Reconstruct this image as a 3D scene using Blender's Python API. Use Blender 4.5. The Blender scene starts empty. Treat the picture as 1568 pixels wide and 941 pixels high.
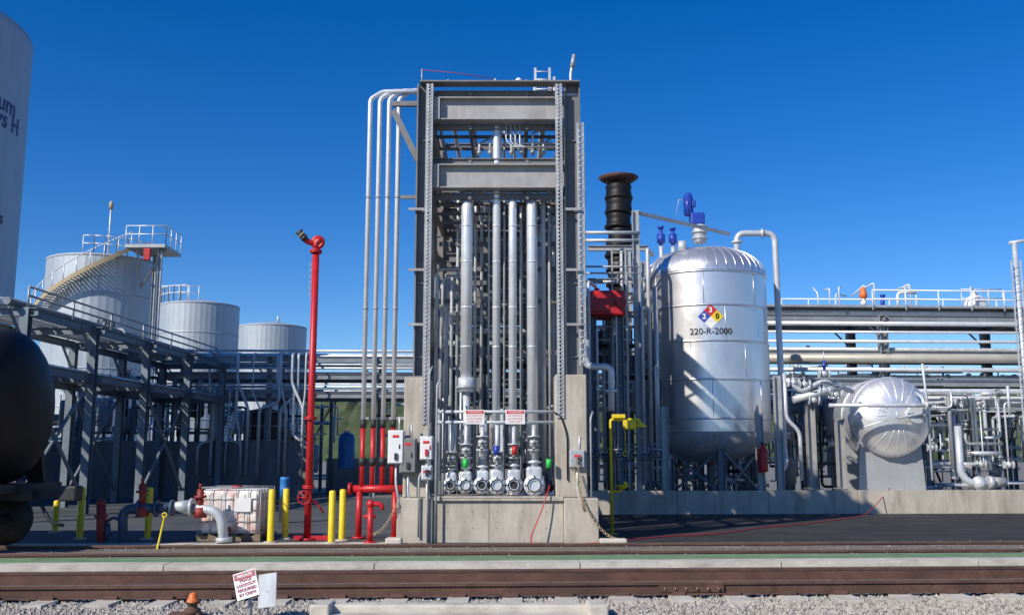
import bpy, bmesh, math, random
from mathutils import Vector, Matrix
from math import sin, cos, pi, radians
import numpy as np
random.seed(7)
sc=bpy.context.scene
# ---------- surveyed camera ----------
F=1500.0; EYE=1.7; T=math.atan(229.5/F)
def S(u,v,d):
    a=(u-784)/F; b=(470.5-v)/F
    k=d/(cos(T)-b*sin(T))
    return Vector((a*k,d,EYE+(sin(T)+b*cos(T))*k))
def X(u,d,v=650): return S(u,v,d).x
def Z(v,d): return S(784,v,d).z
G=0.15; SK=0.055
# ---------- materials ----------
MATS={}
def M(name,col,rough=.6,metal=0.,var=.15,scale=2.,bump=0.,bscale=40.,stain=None,samt=.5,sscale=(2,2,.35),spec=.5):
    if name in MATS: return MATS[name]
    m=bpy.data.materials.new(name); m.use_nodes=True
    nt=m.node_tree; N=nt.nodes; L=nt.links
    b=N['Principled BSDF']
    b.inputs['Roughness'].default_value=rough; b.inputs['Metallic'].default_value=metal
    b.inputs['Specular IOR Level'].default_value=spec
    tc=N.new('ShaderNodeTexCoord')
    n1=N.new('ShaderNodeTexNoise'); n1.inputs['Scale'].default_value=scale; n1.inputs['Detail'].default_value=6; n1.inputs['Roughness'].default_value=.65
    L.new(tc.outputs['Object'],n1.inputs['Vector'])
    r=N.new('ShaderNodeValToRGB')
    lo=[max(0,c*(1-var)) for c in col]; hi=[min(1,c*(1+var)) for c in col]
    r.color_ramp.elements[0].position=.3; r.color_ramp.elements[0].color=(*lo,1)
    r.color_ramp.elements[1].position=.7; r.color_ramp.elements[1].color=(*hi,1)
    L.new(n1.outputs['Fac'],r.inputs['Fac']); out=r.outputs['Color']
    if stain:
        mp=N.new('ShaderNodeMapping'); mp.inputs['Scale'].default_value=sscale
        n2=N.new('ShaderNodeTexNoise'); n2.inputs['Scale'].default_value=1.5; n2.inputs['Detail'].default_value=8; n2.inputs['Roughness'].default_value=.7
        L.new(tc.outputs['Object'],mp.inputs['Vector']); L.new(mp.outputs['Vector'],n2.inputs['Vector'])
        r2=N.new('ShaderNodeValToRGB'); r2.color_ramp.elements[0].position=.48; r2.color_ramp.elements[0].color=(0,0,0,1)
        r2.color_ramp.elements[1].position=.68; r2.color_ramp.elements[1].color=(samt,samt,samt,1)
        L.new(n2.outputs['Fac'],r2.inputs['Fac'])
        mx=N.new('ShaderNodeMix'); mx.data_type='RGBA'
        L.new(r2.outputs['Color'],mx.inputs[0]); L.new(out,mx.inputs[6]); mx.inputs[7].default_value=(*stain,1)
        out=mx.outputs[2]
    L.new(out,b.inputs['Base Color'])
    rr=N.new('ShaderNodeMapRange'); rr.inputs[3].default_value=max(0,rough-.1); rr.inputs[4].default_value=min(1,rough+.1)
    L.new(n1.outputs['Fac'],rr.inputs[0]); L.new(rr.outputs[0],b.inputs['Roughness'])
    if bump:
        n3=N.new('ShaderNodeTexNoise'); n3.inputs['Scale'].default_value=bscale; n3.inputs['Detail'].default_value=4
        L.new(tc.outputs['Object'],n3.inputs['Vector'])
        bp=N.new('ShaderNodeBump'); bp.inputs['Strength'].default_value=bump; bp.inputs['Distance'].default_value=.02
        L.new(n3.outputs['Fac'],bp.inputs['Height']); L.new(bp.outputs['Normal'],b.inputs['Normal'])
    MATS[name]=m; return m
galv=M('galvanised_steel',(.58,.61,.64),.45,.25,.18,4,stain=(.3,.3,.3),samt=.45)
galvw=M('bright_galvanised_conduit',(.72,.74,.77),.4,.2,.1,4,stain=(.5,.5,.5),samt=.3)
galvd=M('weathered_galvanised',(.38,.40,.42),.5,.2,.22,3,stain=(.22,.18,.14),samt=.4)
pipe_l=M('aluminium_clad_pipe',(.74,.76,.79),.36,.4,.1,3,stain=(.48,.49,.5),samt=.4)
steel=M('painted_grey_steel',(.19,.19,.195),.55,.1,.2,2.5,stain=(.13,.105,.08),samt=.5)
steel_l=M('light_grey_steel',(.36,.355,.35),.5,.1,.14,2.5,stain=(.22,.19,.16),samt=.5)
steelb=M('blue_grey_steel',(.15,.185,.22),.55,.1,.2,2)
rackg=M('galvanised_rack_steel',(.25,.27,.29),.5,.15,.2,2)
dark=M('dark_steel',(.035,.037,.04),.6,.2,.3,3)
black=M('black_paint',(.008,.008,.009),.5,0,.3,3,spec=.3)
clad=M('reactor_cladding',(.80,.80,.81),.36,.82,.07,1.2,bump=.18,bscale=2.2,stain=(.55,.55,.56),samt=.5,sscale=(1.5,1.5,.3))
foil=M('foil_cladding',(.86,.86,.86),.42,.7,.06,3,bump=.6,bscale=5)
tankm=M('tank_aluminium_siding',(.42,.47,.51),.5,.3,.08,.4,stain=(.31,.36,.4),samt=.5,sscale=(1,1,.08))
tankw=M('white_tank_paint',(.38,.42,.48),.5,0,.06,.5,stain=(.28,.3,.34),samt=.4)
conc=M('concrete',(.49,.44,.37),.9,0,.14,2.2,bump=.35,bscale=60,stain=(.26,.225,.18),samt=.75)
concd=M('old_concrete_wall',(.2,.2,.2),.9,0,.2,1.2,bump=.2,stain=(.1,.1,.1),samt=.6)
concl=M('pale_concrete',(.56,.52,.45),.9,0,.15,2.5,bump=.3,bscale=50,stain=(.3,.26,.21),samt=.7,sscale=(1.2,1.2,3))
red=M('red_paint',(.5,.015,.02),.42,0,.2,5,stain=(.25,.02,.02),samt=.5)
redd=M('faded_red_paint',(.28,.03,.025),.6,0,.25,5)
rust=M('rusty_rail',(.125,.065,.048),.85,.1,.4,6,bump=.3,stain=(.045,.03,.026),samt=.8,sscale=(1,1,1))
railtop=M('rail_head_worn',(.26,.19,.15),.45,.5,.3,10)
yellow=M('yellow_paint',(.8,.6,.015),.5,0,.12,5,stain=(.5,.36,.04),samt=.5,sscale=(5,5,2))
blue=M('blue_paint',(.02,.06,.38),.4,0,.15,5)
lblue=M('light_blue_paint',(.03,.18,.5),.45,0,.15,5)
white=M('white_paint',(.75,.75,.74),.5,0,.06,5,stain=(.5,.48,.45),samt=.4)
signred=M('sign_red',(.6,.03,.03),.5,0,.08,8)
green=M('green_plastic',(.03,.5,.08),.5,0,.1,8)
orange=M('orange_paint',(.7,.16,.03),.5,0,.15,8)
navy=M('navy_lettering',(.03,.05,.16),.5,0,.05,8)
letter=M('black_lettering',(.02,.02,.02),.6,0,.05,8)
tan=M('tan_paint',(.42,.33,.2),.7,0,.15,3)
brown=M('brown_tank_paint',(.07,.05,.045),.6,0,.2,3)
plastic=M('tote_plastic',(.8,.77,.72),.4,0,.06,3,stain=(.5,.16,.12),samt=.9,sscale=(1.9,1.9,1.3))
wood=M('pallet_wood',(.2,.15,.1),.85,0,.3,9)
ballast=M('ballast_gravel',(.27,.25,.22),.95,0,.4,45,bump=1.,bscale=70,stain=(.15,.12,.1),samt=.6,sscale=(1,1,1))
stone=M('ballast_stone',(.38,.35,.31),.9,0,.45,14,bump=.3,bscale=90)
stoned=M('rust_stained_stone',(.13,.095,.075),.9,0,.45,14)
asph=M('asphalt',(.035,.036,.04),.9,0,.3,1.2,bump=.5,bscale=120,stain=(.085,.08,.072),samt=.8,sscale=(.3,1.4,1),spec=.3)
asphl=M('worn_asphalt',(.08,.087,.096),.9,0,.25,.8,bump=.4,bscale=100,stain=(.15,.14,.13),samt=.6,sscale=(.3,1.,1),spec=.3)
yardm=M('yard_gravel',(.2,.19,.17),.95,0,.3,3,bump=.5)
greenp=M('green_stained_strip',(.13,.25,.12),.85,0,.3,3,bump=.5,bscale=60,stain=(.3,.3,.22),samt=.8,sscale=(.3,2,1))
bedm=M('track_bed_dirt',(.17,.14,.11),.95,0,.3,5,bump=.6,bscale=60,stain=(.33,.29,.24),samt=.7,sscale=(.4,2,1))
hillm=M('hill_vegetation',(.045,.075,.028),.95,0,.55,.06,bump=.6,bscale=.3,stain=(.10,.095,.045),samt=.7,sscale=(.03,.03,.08))
# ---------- geometry builder ----------
def frame(d):
    d=d.normalized(); up=Vector((0,0,1)) if abs(d.z)<.95 else Vector((0,1,0))
    s=d.cross(up).normalized(); n=s.cross(d).normalized(); return s,n
class Part:
    def __init__(s): s.v=[]; s.f=[]; s.sm=[]
    def add(s,vs,fs,smooth=False):
        o=len(s.v); s.v+= [tuple(v) for v in vs]
        for f in fs: s.f.append(tuple(i+o for i in f)); s.sm.append(smooth)
    def box(s,a,b):
        x0,x1=sorted((a[0],b[0])); y0,y1=sorted((a[1],b[1])); z0,z1=sorted((a[2],b[2]))
        s.add([(x0,y0,z0),(x1,y0,z0),(x1,y1,z0),(x0,y1,z0),(x0,y0,z1),(x1,y0,z1),(x1,y1,z1),(x0,y1,z1)],
          [(3,2,1,0),(4,5,6,7),(0,1,5,4),(1,2,6,5),(2,3,7,6),(3,0,4,7)])
    def bbox(s,a,b,bv=.015):
        bm=bmesh.new()
        x0,x1=sorted((a[0],b[0])); y0,y1=sorted((a[1],b[1])); z0,z1=sorted((a[2],b[2]))
        bmesh.ops.create_cube(bm,size=1,matrix=Matrix.Translation(((x0+x1)/2,(y0+y1)/2,(z0+z1)/2))@Matrix.Diagonal((x1-x0,y1-y0,z1-z0,1)))
        bmesh.ops.bevel(bm,geom=bm.edges[:],offset=bv,segments=2,affect='EDGES',profile=.5)
        s.add([v.co for v in bm.verts],[[v.index for v in f.verts] for f in bm.faces]); bm.free()
    def beam(s,p,q,w,h):
        p=Vector(p);q=Vector(q); a,n=frame(q-p); a=a*w/2; n=n*h/2
        vs=[p-a-n,p+a-n,p+a+n,p-a+n,q-a-n,q+a-n,q+a+n,q-a+n]
        s.add(vs,[(0,1,2,3),(7,6,5,4),(1,0,4,5),(2,1,5,6),(3,2,6,7),(0,3,7,4)])
    def ib(s,p,q,h,w,side=None,t=.018):
        """I section: web depth h along n, flange width w"""
        p=Vector(p);q=Vector(q); a,n=frame(q-p)
        if side is not None:
            n=Vector(side).normalized(); a=(q-p).normalized().cross(n).normalized()
        def slab(c,wa,wn):
            A=a*wa/2; Nn=n*wn/2; P=p+c; Q=q+c
            s.add([P-A-Nn,P+A-Nn,P+A+Nn,P-A+Nn,Q-A-Nn,Q+A-Nn,Q+A+Nn,Q-A+Nn],[(0,1,2,3),(7,6,5,4),(1,0,4,5),(2,1,5,6),(3,2,6,7),(0,3,7,4)])
        slab(Vector(),t*.7,h-2*t); slab(n*(h/2-t/2),w,t); slab(-n*(h/2-t/2),w,t)
    def sweep(s,pts,rs,seg=10,cap=True):
        pts=[Vector(p) for p in pts]; n=len(pts)
        if not hasattr(rs,'__len__'): rs=[rs]*n
        d0=(pts[1]-pts[0]).normalized(); a,b=frame(d0); vs=[]
        prev=d0
        for i,p in enumerate(pts):
            if i==0: d=d0
            elif i==n-1: d=(pts[i]-pts[i-1]).normalized()
            else: d=((pts[i+1]-pts[i]).normalized()+(pts[i]-pts[i-1]).normalized()).normalized()
            if d.length<.5: d=prev
            q=prev.rotation_difference(d); a=q@a; b=q@b; prev=d
            for k in range(seg):
                t=2*pi*k/seg; vs.append(p+(a*cos(t)+b*sin(t))*rs[i])
        fs=[]
        for i in range(n-1):
            for k in range(seg):
                k2=(k+1)%seg; fs.append((i*seg+k,i*seg+k2,(i+1)*seg+k2,(i+1)*seg+k))
        o=len(s.v); s.add(vs,fs,True)
        if cap:
            s.f.append(tuple(o+k for k in range(seg))[::-1]); s.sm.append(False)
            s.f.append(tuple(o+(n-1)*seg+k for k in range(seg))); s.sm.append(False)
    def tube(s,p,q,r,seg=10,r2=None): s.sweep([p,q],[r,r if r2 is None else r2],seg)
    def path(s,pts,r,seg=10,br=None,n=4):
        pts=[Vector(p) for p in pts]; br=br or 3*r; out=[pts[0]]
        for i in range(1,len(pts)-1):
            A,B,C=pts[i-1],pts[i],pts[i+1]
            l=min(br,(B-A).length*.48,(C-B).length*.48)
            P=B+(A-B).normalized()*l; Q=B+(C-B).normalized()*l
            for k in range(n+1):
                t=k/n; out.append(P*(1-t)**2+B*2*t*(1-t)+Q*t*t)
        out.append(pts[-1]); s.sweep(out,r,seg)
    def rev(s,prof,c,seg=24,axis='z',rib=0,smooth=True,sign=1):
        c=Vector(c); vs=[]
        for (r,h) in prof:
            for k in range(seg):
                t=2*pi*k/seg; rr=r*(1+(rib if k%2 else 0))
                if axis=='z': vs.append(c+Vector((rr*cos(t),rr*sin(t),h)))
                elif axis=='y': vs.append(c+Vector((rr*cos(t),h*sign,rr*sin(t))))
                else: vs.append(c+Vector((h*sign,rr*cos(t),rr*sin(t))))
        fs=[]
        for i in range(len(prof)-1):
            for k in range(seg):
                k2=(k+1)%seg; fs.append((i*seg+k,i*seg+k2,(i+1)*seg+k2,(i+1)*seg+k))
        s.add(vs,fs,smooth)
    def ball(s,c,r,seg=14,sz=1):
        s.rev([(max(.0005,r*sin(pi*i/8)),-r*sz*cos(pi*i/8)) for i in range(9)],c,seg)
    def torus(s,c,R,r,axis='y',seg=20):
        c=Vector(c); pts=[]
        for k in range(seg+1):
            t=2*pi*k/seg
            pts.append(c+(Vector((R*cos(t),0,R*sin(t))) if axis=='y' else Vector((R*cos(t),R*sin(t),0)) if axis=='z' else Vector((0,R*cos(t),R*sin(t)))))
        s.sweep(pts,r,6,False)
    def wheel(s,c,R,axis='z'):
        s.torus(c,R,R*.1,axis); c=Vector(c)
        for k in range(3):
            t=pi*k/3; d=Vector((cos(t),sin(t),0))*R if axis=='z' else Vector((cos(t),0,sin(t)))*R if axis=='y' else Vector((0,cos(t),sin(t)))*R
            s.tube(c-d,c+d,R*.07,5)
class Thing:
    def __init__(s,name): s.n=name; s.p={}
    def __call__(s,part,mat):
        if part not in s.p: s.p[part]=(Part(),mat)
        return s.p[part][0]
    def done(s):
        ps={k:p for k,p in s.p.items() if p[0].f}
        al=np.array([v for p,_ in ps.values() for v in p.v])
        mn=al.min(0); mxx=al.max(0); loc=((mn[0]+mxx[0])/2,(mn[1]+mxx[1])/2,mn[2])
        single=len(ps)==1; emp=None
        if not single:
            emp=bpy.data.objects.new(s.n,None); emp.location=loc; emp.empty_display_size=.3; sc.collection.objects.link(emp)
        for k,(p,m) in ps.items():
            me=bpy.data.meshes.new(k); me.from_pydata([(a-loc[0],b-loc[1],c-loc[2]) for a,b,c in p.v],[],p.f)
            me.polygons.foreach_set('use_smooth',p.sm); me.materials.append(m); me.update()
            o=bpy.data.objects.new(s.n if single else k,me); sc.collection.objects.link(o)
            if single: o.location=loc
            else: o.parent=emp
        return s
def textgeo(txt,size,bold=0.0):
    c=bpy.data.curves.new('t','FONT'); c.body=txt; c.size=size; c.align_x='CENTER'; c.align_y='CENTER'; c.resolution_u=3; c.offset=bold
    o=bpy.data.objects.new('t',c); sc.collection.objects.link(o)
    dg=bpy.context.evaluated_depsgraph_get(); me=bpy.data.meshes.new_from_object(o.evaluated_get(dg))
    vs=[v.co.copy() for v in me.vertices]; fs=[tuple(p.vertices) for p in me.polygons]
    bpy.data.objects.remove(o); bpy.data.meshes.remove(me); bpy.data.curves.remove(c)
    return vs,fs
def text_flat(part,txt,c,size,xa=(1,0,0),ya=(0,0,1),bold=0):
    vs,fs=textgeo(txt,size,bold); c=Vector(c);xa=Vector(xa);ya=Vector(ya)
    part.add([c+xa*v.x+ya*v.y for v in vs],fs)
def cylpt(cx,cy,R,a,z): return (cx+R*sin(a),cy-R*cos(a),z)
def text_cyl(part,txt,cx,cy,R,a0,z,size,bold=0):
    vs,fs=textgeo(txt,size,bold)
    part.add([cylpt(cx,cy,R,a0+v.x/R,z+v.y) for v in vs],fs)
def valve(th,c,r,axis='z',wheelmat=None,body=None):
    b=th('valve_bodies',body or galv); c=Vector(c); e={'z':Vector((0,0,1)),'x':Vector((1,0,0)),'y':Vector((0,1,0))}[axis]
    b.ball(c,r*1.3,10); b.tube(c-e*r*2,c-e*r*1.6,r*1.7,12); b.tube(c+e*r*1.6,c+e*r*2,r*1.7,12)
    st=Vector((0,-1,0)) if axis=='z' else Vector((0,0,1))
    b.tube(c,c+st*r*3,r*.35,8); w=th('handwheels' if wheelmat is None else 'handwheels_'+wheelmat.name,wheelmat or dark)
    w.wheel(c+st*r*3,r*1.6,'y' if axis=='z' else 'z')
def flange(p,c,r,axis='z',t=.03):
    e={'z':Vector((0,0,1)),'x':Vector((1,0,0)),'y':Vector((0,1,0))}[axis]; c=Vector(c)
    p.tube(c-e*t,c-e*.003,r,14); p.tube(c+e*.003,c+e*t,r,14)
def handrail(p,pts,h=1.05,sp=1.5,r=.022):
    pts=[Vector(q) for q in pts]
    for i in range(len(pts)-1):
        a,b=pts[i],pts[i+1]; L=(b-a).length; n=max(1,round(L/sp))
        for k in range(n+1):
            q=a.lerp(b,k/n); p.tube(q,q+Vector((0,0,h)),r,6)
        for hh in (h,h*.55): p.tube(a+Vector((0,0,hh)),b+Vector((0,0,hh)),r,6)
def ladder(p,base,top,w=.42,axis='x',sp=.3,r=.02):
    base=Vector(base);top=Vector(top); e=Vector((1,0,0)) if axis=='x' else Vector((0,1,0))
    for s_ in(-1,1): p.beam(base+e*s_*w/2,top+e*s_*w/2,.05,.02)
    n=int((top-base).length/sp)
    for k in range(n):
        q=base.lerp(top,(k+.5)/n); p.tube(q-e*w/2,q+e*w/2,r*.6,5)
def sheet(name,d0,d1,x0,x1,z,mat,nx=1):
    t=Thing(name); p=t('s',mat)
    p.add([(x0,d0+SK*x0,z),(x1,d0+SK*x1,z),(x1,d1+SK*x1,z),(x0,d1+SK*x0,z)],[(0,1,2,3)]); t.done()
def sbox(p,x0,x1,d0,d1,z0,z1):
    vs=[(x,d+SK*x,z) for z in (z0,z1) for x,d in((x0,d0),(x1,d0),(x1,d1),(x0,d1))]
    p.add(vs,[(3,2,1,0),(4,5,6,7),(0,1,5,4),(1,2,6,5),(2,3,7,6),(3,0,4,7)])
# ---------- ground ----------
t=Thing('ground'); t('s',yardm).add([(-2500,-500,-.02),(2500,-500,-.02),(2500,4000,-.02),(-2500,4000,-.02)],[(0,1,2,3)]); t.done()
sheet('ballast_bed',-8,14.75,-60,60,0.0,ballast)
sheet('yard_pavement',15.1,150,-90,90,G-.006,yardm)
sheet('green_verge',15.1,16.0,-60,60,G+.012,greenp)
sheet('track_bed',16.0,18.25,-60,60,G,bedm)
sheet('concrete_apron',18.25,18.75,-60,X(603,18.4),G+.008,concl)
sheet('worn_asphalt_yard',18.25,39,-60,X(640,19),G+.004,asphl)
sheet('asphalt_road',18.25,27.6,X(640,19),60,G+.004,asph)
t=Thing('concrete_kerb'); p=t('kerb_segments',concl)
for i in range(-16,16): sbox(p,i*3+.008+1,i*3+2.992+1,14.72,15.1,-.02,G+.03+random.uniform(-.004,.004))
t.done()
rng=np.random.default_rng(3)
def stones(name,n,x0,x1,d0,d1,zb,mat,s0=.012,s1=.035):
    base=np.array([(1,0,0),(-1,0,0),(0,1,0),(0,-1,0),(0,0,1),(0,0,-1)],float)
    fc=np.array([(0,2,4),(2,1,4),(1,3,4),(3,0,4),(2,0,5),(1,2,5),(3,1,5),(0,3,5)])
    c=np.stack([rng.uniform(x0,x1,n),rng.uniform(d0,d1,n),np.full(n,zb)],1); c[:,1]+=SK*c[:,0]
    s_=rng.uniform(s0,s1,(n,1,1))*rng.uniform(.6,1.3,(n,1,3)); v=base[None]*s_*rng.uniform(.75,1.25,(n,6,1))
    a=rng.uniform(0,6.28,n); b=rng.uniform(-.7,.7,n)
    y=v[:,:,1]*np.cos(b)[:,None]-v[:,:,2]*np.sin(b)[:,None]; z=v[:,:,1]*np.sin(b)[:,None]+v[:,:,2]*np.cos(b)[:,None]
    x=v[:,:,0]*np.cos(a)[:,None]-y*np.sin(a)[:,None]; y2=v[:,:,0]*np.sin(a)[:,None]+y*np.cos(a)[:,None]
    v=np.stack([x,y2,z],2)+c[:,None]; f=(fc[None]+(np.arange(n)*6)[:,None,None]).reshape(-1,3)
    me=bpy.data.meshes.new(name); me.from_pydata(v.reshape(-1,3).tolist(),[],f.tolist()); me.materials.append(mat)
    o=bpy.data.objects.new(name,me); sc.collection.objects.link(o)
stones('ballast_stones',22000,-8,8,9.6,12.25,.004,stone)
stones('ballast_stones',7000,-8,8,12.25,14.7,.0,stoned,.012,.03)
stones('yard_pebbles',900,-9,14,15.95,18.4,G,stone,.006,.018)
# ---------- railway ----------
def track(name,d,z,ties=True,joint=None):
    t=Thing(name)
    for k,dd in enumerate((d,d+1.435)):
        p=t('rails',rust); h=t('rail_heads',railtop)
        sbox(p,-60,60,dd-.07,dd+.07,z,z+.02); sbox(p,-60,60,dd-.01,dd+.01,z+.021,z+.115); sbox(p,-60,60,dd-.034,dd+.034,z+.116,z+.15)
        sbox(h,-60,60,dd-.026,dd+.026,z+.151,z+.157)
    if ties:
        for i in range(-50,50):
            x=i*.68+random.uniform(-.04,.04); q=t('sleepers',concl); e0=random.uniform(.42,.56)
            sbox(q,x-.13+random.uniform(-.03,.03),x+.13,d-e0,d-.075,z-.12,z-.004+random.uniform(-.01,.004))
            q=t('sleeper_middles',rust); sbox(q,x-.12,x+.12,d-.07,d+1.93,z-.12,z-.006)
            c=t('rail_clips',rust)
            for dd in (d,d+1.435):
                sbox(c,x-.08,x+.08,dd-.11,dd-.075,z,z+.045); sbox(c,x-.08,x+.08,dd+.075,dd+.11,z,z+.045)
    if joint:
        for jx in joint:
            q=t('joint_bars',rust); sbox(q,jx-.4,jx+.4,d-.045,d-.012,z+.03,z+.11)
            b=t('joint_bolts',railtop)
            for k in range(6): b.ball((jx-.33+k*.132,d-.055+SK*jx,z+.07),.018,6)
    t.done()
track('railway_track',12.3,.045,True,(2.2,-6.5))
track('railway_track',16.25,G-.1,False)
t=Thing('guard_rail'); p=t('r',rust); sbox(p,-60,60,13.5,13.56,.045,.17); t.done()
# foreground concrete vault & signs
t=Thing('concrete_vault_cover'); p=t('slab',concl)
xa,xb=X(486,11,930),X(922,11,930)
p.bbox((xa+.12,9.7,-.05),(xb-.12,11.0,.04)); p.bbox((xa,11.01,-.02),(xb,11.2,.12),.02)
e=t('end_blocks',concl); e.bbox((xa-.05,10.8,-.02),(xa+.16,11.22,.15),.02); e.bbox((xb-.16,10.8,-.02),(xb+.05,11.22,.15),.02)
t.done()
t=Thing('derail_warning_sign'); c=S(377,894,10.7)
pl=t('sign_plate',white)
xa=Vector((.93,.1,.28)).normalized(); ya=Vector((-.28,.35,.9)).normalized(); nn=xa.cross(ya).normalized()
ya=nn.cross(xa)*-1 if (nn.cross(xa)).dot(ya)<0 else nn.cross(xa)
def plate(p,c,w,h,xa,ya,th=.006):
    nn=xa.cross(ya).normalized()*th; q=[c-xa*w-ya*h,c+xa*w-ya*h,c+xa*w+ya*h,c-xa*w+ya*h]
    p.add(q+[a-nn for a in q],[(0,1,2,3),(7,6,5,4),(0,4,5,1),(1,5,6,2),(2,6,7,3),(3,7,4,0)])
plate(pl,c,.12,.145,xa,ya)
tx=t('sign_lettering',M('faded_sign_lettering',(.35,.1,.12),.6,0,.2,20))
plate(t('sign_header',M('sign_header_faded_red',(.4,.1,.12),.6,0,.2,9)),c+ya*.1+nn*.004,.11,.032,xa,ya,.002)
for i,s_ in enumerate(('PRIVATE','TRACK','LOCKOUT','REQUIRED','BY CREW')): text_flat(tx if i else t('header_text',white),s_,c+ya*(.1-.05*i)+nn*.006,.042,xa,ya,.0015)
x2=Vector((.75,-.6,.15)).normalized(); y2=Vector((.1,.05,1)).normalized(); y2=(y2-x2*x2.dot(y2)).normalized()
g=t('folded_plate',galv); c2=S(409,903,10.6); plate(g,c2,.15,.17,x2,y2)
ps=t('post',galvd); ps.tube((c.x+.05,10.75,-.05),c+Vector((.03,.03,.05)),.02,8); ps.tube((c2.x,10.66,-.05),c2,.02,8); t.done()
t=Thing('switch_lamp_stand'); c=S(295,925,10.9); p=t('body',rust)
p.rev([(.001,.04),(.09,.04),(.09,.09),(.05,.11),(.05,.14),(.075,.15),(.075,.17)],(c.x,10.9,0),14); o=t('lamp',orange); o.rev([(.07,.17),(.06,.2),(.045,.21),(.045,.24),(.03,.26),(.001,.27)],(c.x,10.9,0),14)
p.bbox((c.x-.24,10.83,.0),(c.x+.1,10.97,.06)); t.done()
# ---------- tank car ----------
t=Thing('railway_tank_car'); d=17.1; R=1.33; xe=X(62,d,622)-.02; zc=Z(622,d); p=t('tank_shell',black)
prof=[(.002,0)]+[(R*sin(pi/2*i/8),-.55+.55*cos(pi/2*i/8)) for i in range(1,9)]+[(R,-12),(R*.7,-12.4),(.01,-12.55)]
p.rev(prof,(xe,d,zc),40,'x')
for k in (1.1,3.5,7): t('tank_bands',black).rev([(R+.002,-k),(R+.02,-k),(R+.02,-k-.1),(R+.002,-k-.1)],(xe,d,zc),40,'x')
def ctx(s_,dz,sz):
    vs,fs=textgeo(s_,sz); t('reporting_marks',white).add([(xe-.72+v.x,d-(R+.012)*cos((dz+v.y)/R),zc+(R+.012)*sin((dz+v.y)/R)) for v in vs],fs)
ctx('ACFX 78',.25,.13); ctx('LD LMT 752',.07,.09)
u=t('underframe',dark); zu=Z(752,d)
u.box((xe-12.4,d-.25,zu-.15),(xe+.1,d+.25,zu+.12)); u.box((xe-.9,d-1.4,zu-.02),(xe-.15,d+1.4,zu+.13))
u.beam((xe-.5,d-1.2,zu),(xe-.5,d-.9,zc-.5),.3,.12); u.beam((xe-.5,d+1.2,zu),(xe-.5,d+.9,zc-.5),.3,.12)
ladder(u,(xe-.25,d-1.4,zu-.5),(xe-.25,d-1.4,zu+.4),.4)
u.box((xe+.1,d-.08,zu-.1),(xe+.55,d+.08,zu+.06)); u.bbox((xe+.5,d-.16,zu-.16),(xe+.8,d+.16,zu+.1),.03); u.path([(xe+.2,d-.3,zu-.05),(xe+.5,d-.35,zu-.5),(xe+.7,d-.3,zu-.55)],.03,6)
w=t('bogie',dark)
for xw in (xe-.75,xe-2.5):
    for yy in (d-.78,d+.7):
        w.rev([(.001,0),(.46,0),(.46,.03),(.42,.13),(.001,.13)],(xw,yy-.05,G+.05+.43),28,'y'); 
    w.tube((xw,d-.9,G+.48),(xw,d+.9,G+.48),.09,10)
w.bbox((xe-2.8,d-1.0,G+.35),(xe-.4,d-.86,G+.62),.04); w.bbox((xe-2.,d-1.02,G+.2),(xe-1.2,d-.88,G+.8),.04)
for k in range(3):w.tube((xe-1.45-.15*k,d-1.0,G+.25),(xe-1.45-.15*k,d-1.0,G+.6),.05,8)
t.done()
# ---------- bollards ----------
for u_,d_,vt in ((85,21,765),(123,19.2,745),(227,19.2,745),(415,18.4,748),(437,19.3,747),(508,18.3,750),(524,18.9,748)):
    t=Thing('bollard'); x=X(u_,d_,800); zt=Z(vt,d_); p=t('post',yellow)
    p.rev([(.062,G),(.062,zt-.03),(.05,zt-.01),(.001,zt)],(x,d_,0),14); t('base_collar',conc).rev([(.13,G),(.12,G+.03),(.063,G+.035)],(x,d_,0),14); t.done()
t=Thing('leaning_yellow_rod'); t('rod',yellow).tube(S(252,790,17.9),S(240,843,17.2),.018,8); t('hook',yellow).torus(S(252,788,17.9),.04,.012); t.done()
# ---------- IBC tote ----------
t=Thing('ibc_tote'); d=18.7; x0,x1=X(301,d,800),X(399,d,800); z0=G; zt=Z(746,d)
p=t('pallet',wood)
for k in range(3): p.box((x0,d+.5*k,z0+.01),(x1,d+.5*k+.1,z0+.11))
for k in range(6): 
    xx=x0+(x1-x0-.12)*k/5; p.box((xx,d,z0+.112),(xx+.12,d+1.1,z0+.135))
pt=t('plastic_tank',plastic); pt.bbox((x0+.05,d+.05,z0+.14),(x1-.05,d+1.04,zt-.03),.07)
for k in range(5): pt.bbox((x0+.12+k*.22,d+.035,z0+.2),(x0+.22+k*.22,d+.075,zt-.12),.015)
t('filler_cap',redd).tube(((x0+x1)/2,d+.5,zt-.03),((x0+x1)/2,d+.5,zt+.03),.1,14)
c=t('wire_cage',galvd)
for k in range(6):
    xx=x0+.02+(x1-x0-.04)*k/5
    for yy in(d+.02,d+1.08): c.tube((xx,yy,z0+.13),(xx,yy,zt),.008,6)
    c.tube((xx,d+.02,zt),(xx,d+1.08,zt),.008,6) if k in(0,2,5) else None
for k in range(1,5):
    yy=d+.02+1.06*k/5
    for xx in(x0+.02,x1-.02): c.tube((xx,yy,z0+.13),(xx,yy,zt),.008,6)
for k in range(5):
    zz=z0+.16+(zt-z0-.16)*k/4
    for yy in(d+.02,d+1.08): c.tube((x0+.02,yy,zz),(x1-.02,yy,zz),.009,6)
    for xx in(x0+.02,x1-.02): c.tube((xx,d+.02,zz),(xx,d+1.08,zz),.009,6)
t('label_plate',white).box((x0+.7,d-.003,z0+.55),(x0+1.0,d+.004,z0+.8)); t('drain_valve',redd).tube(((x0+x1)/2,d-.03,z0+.22),((x0+x1)/2,d+.06,z0+.22),.05,10)
t.done()
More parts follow.
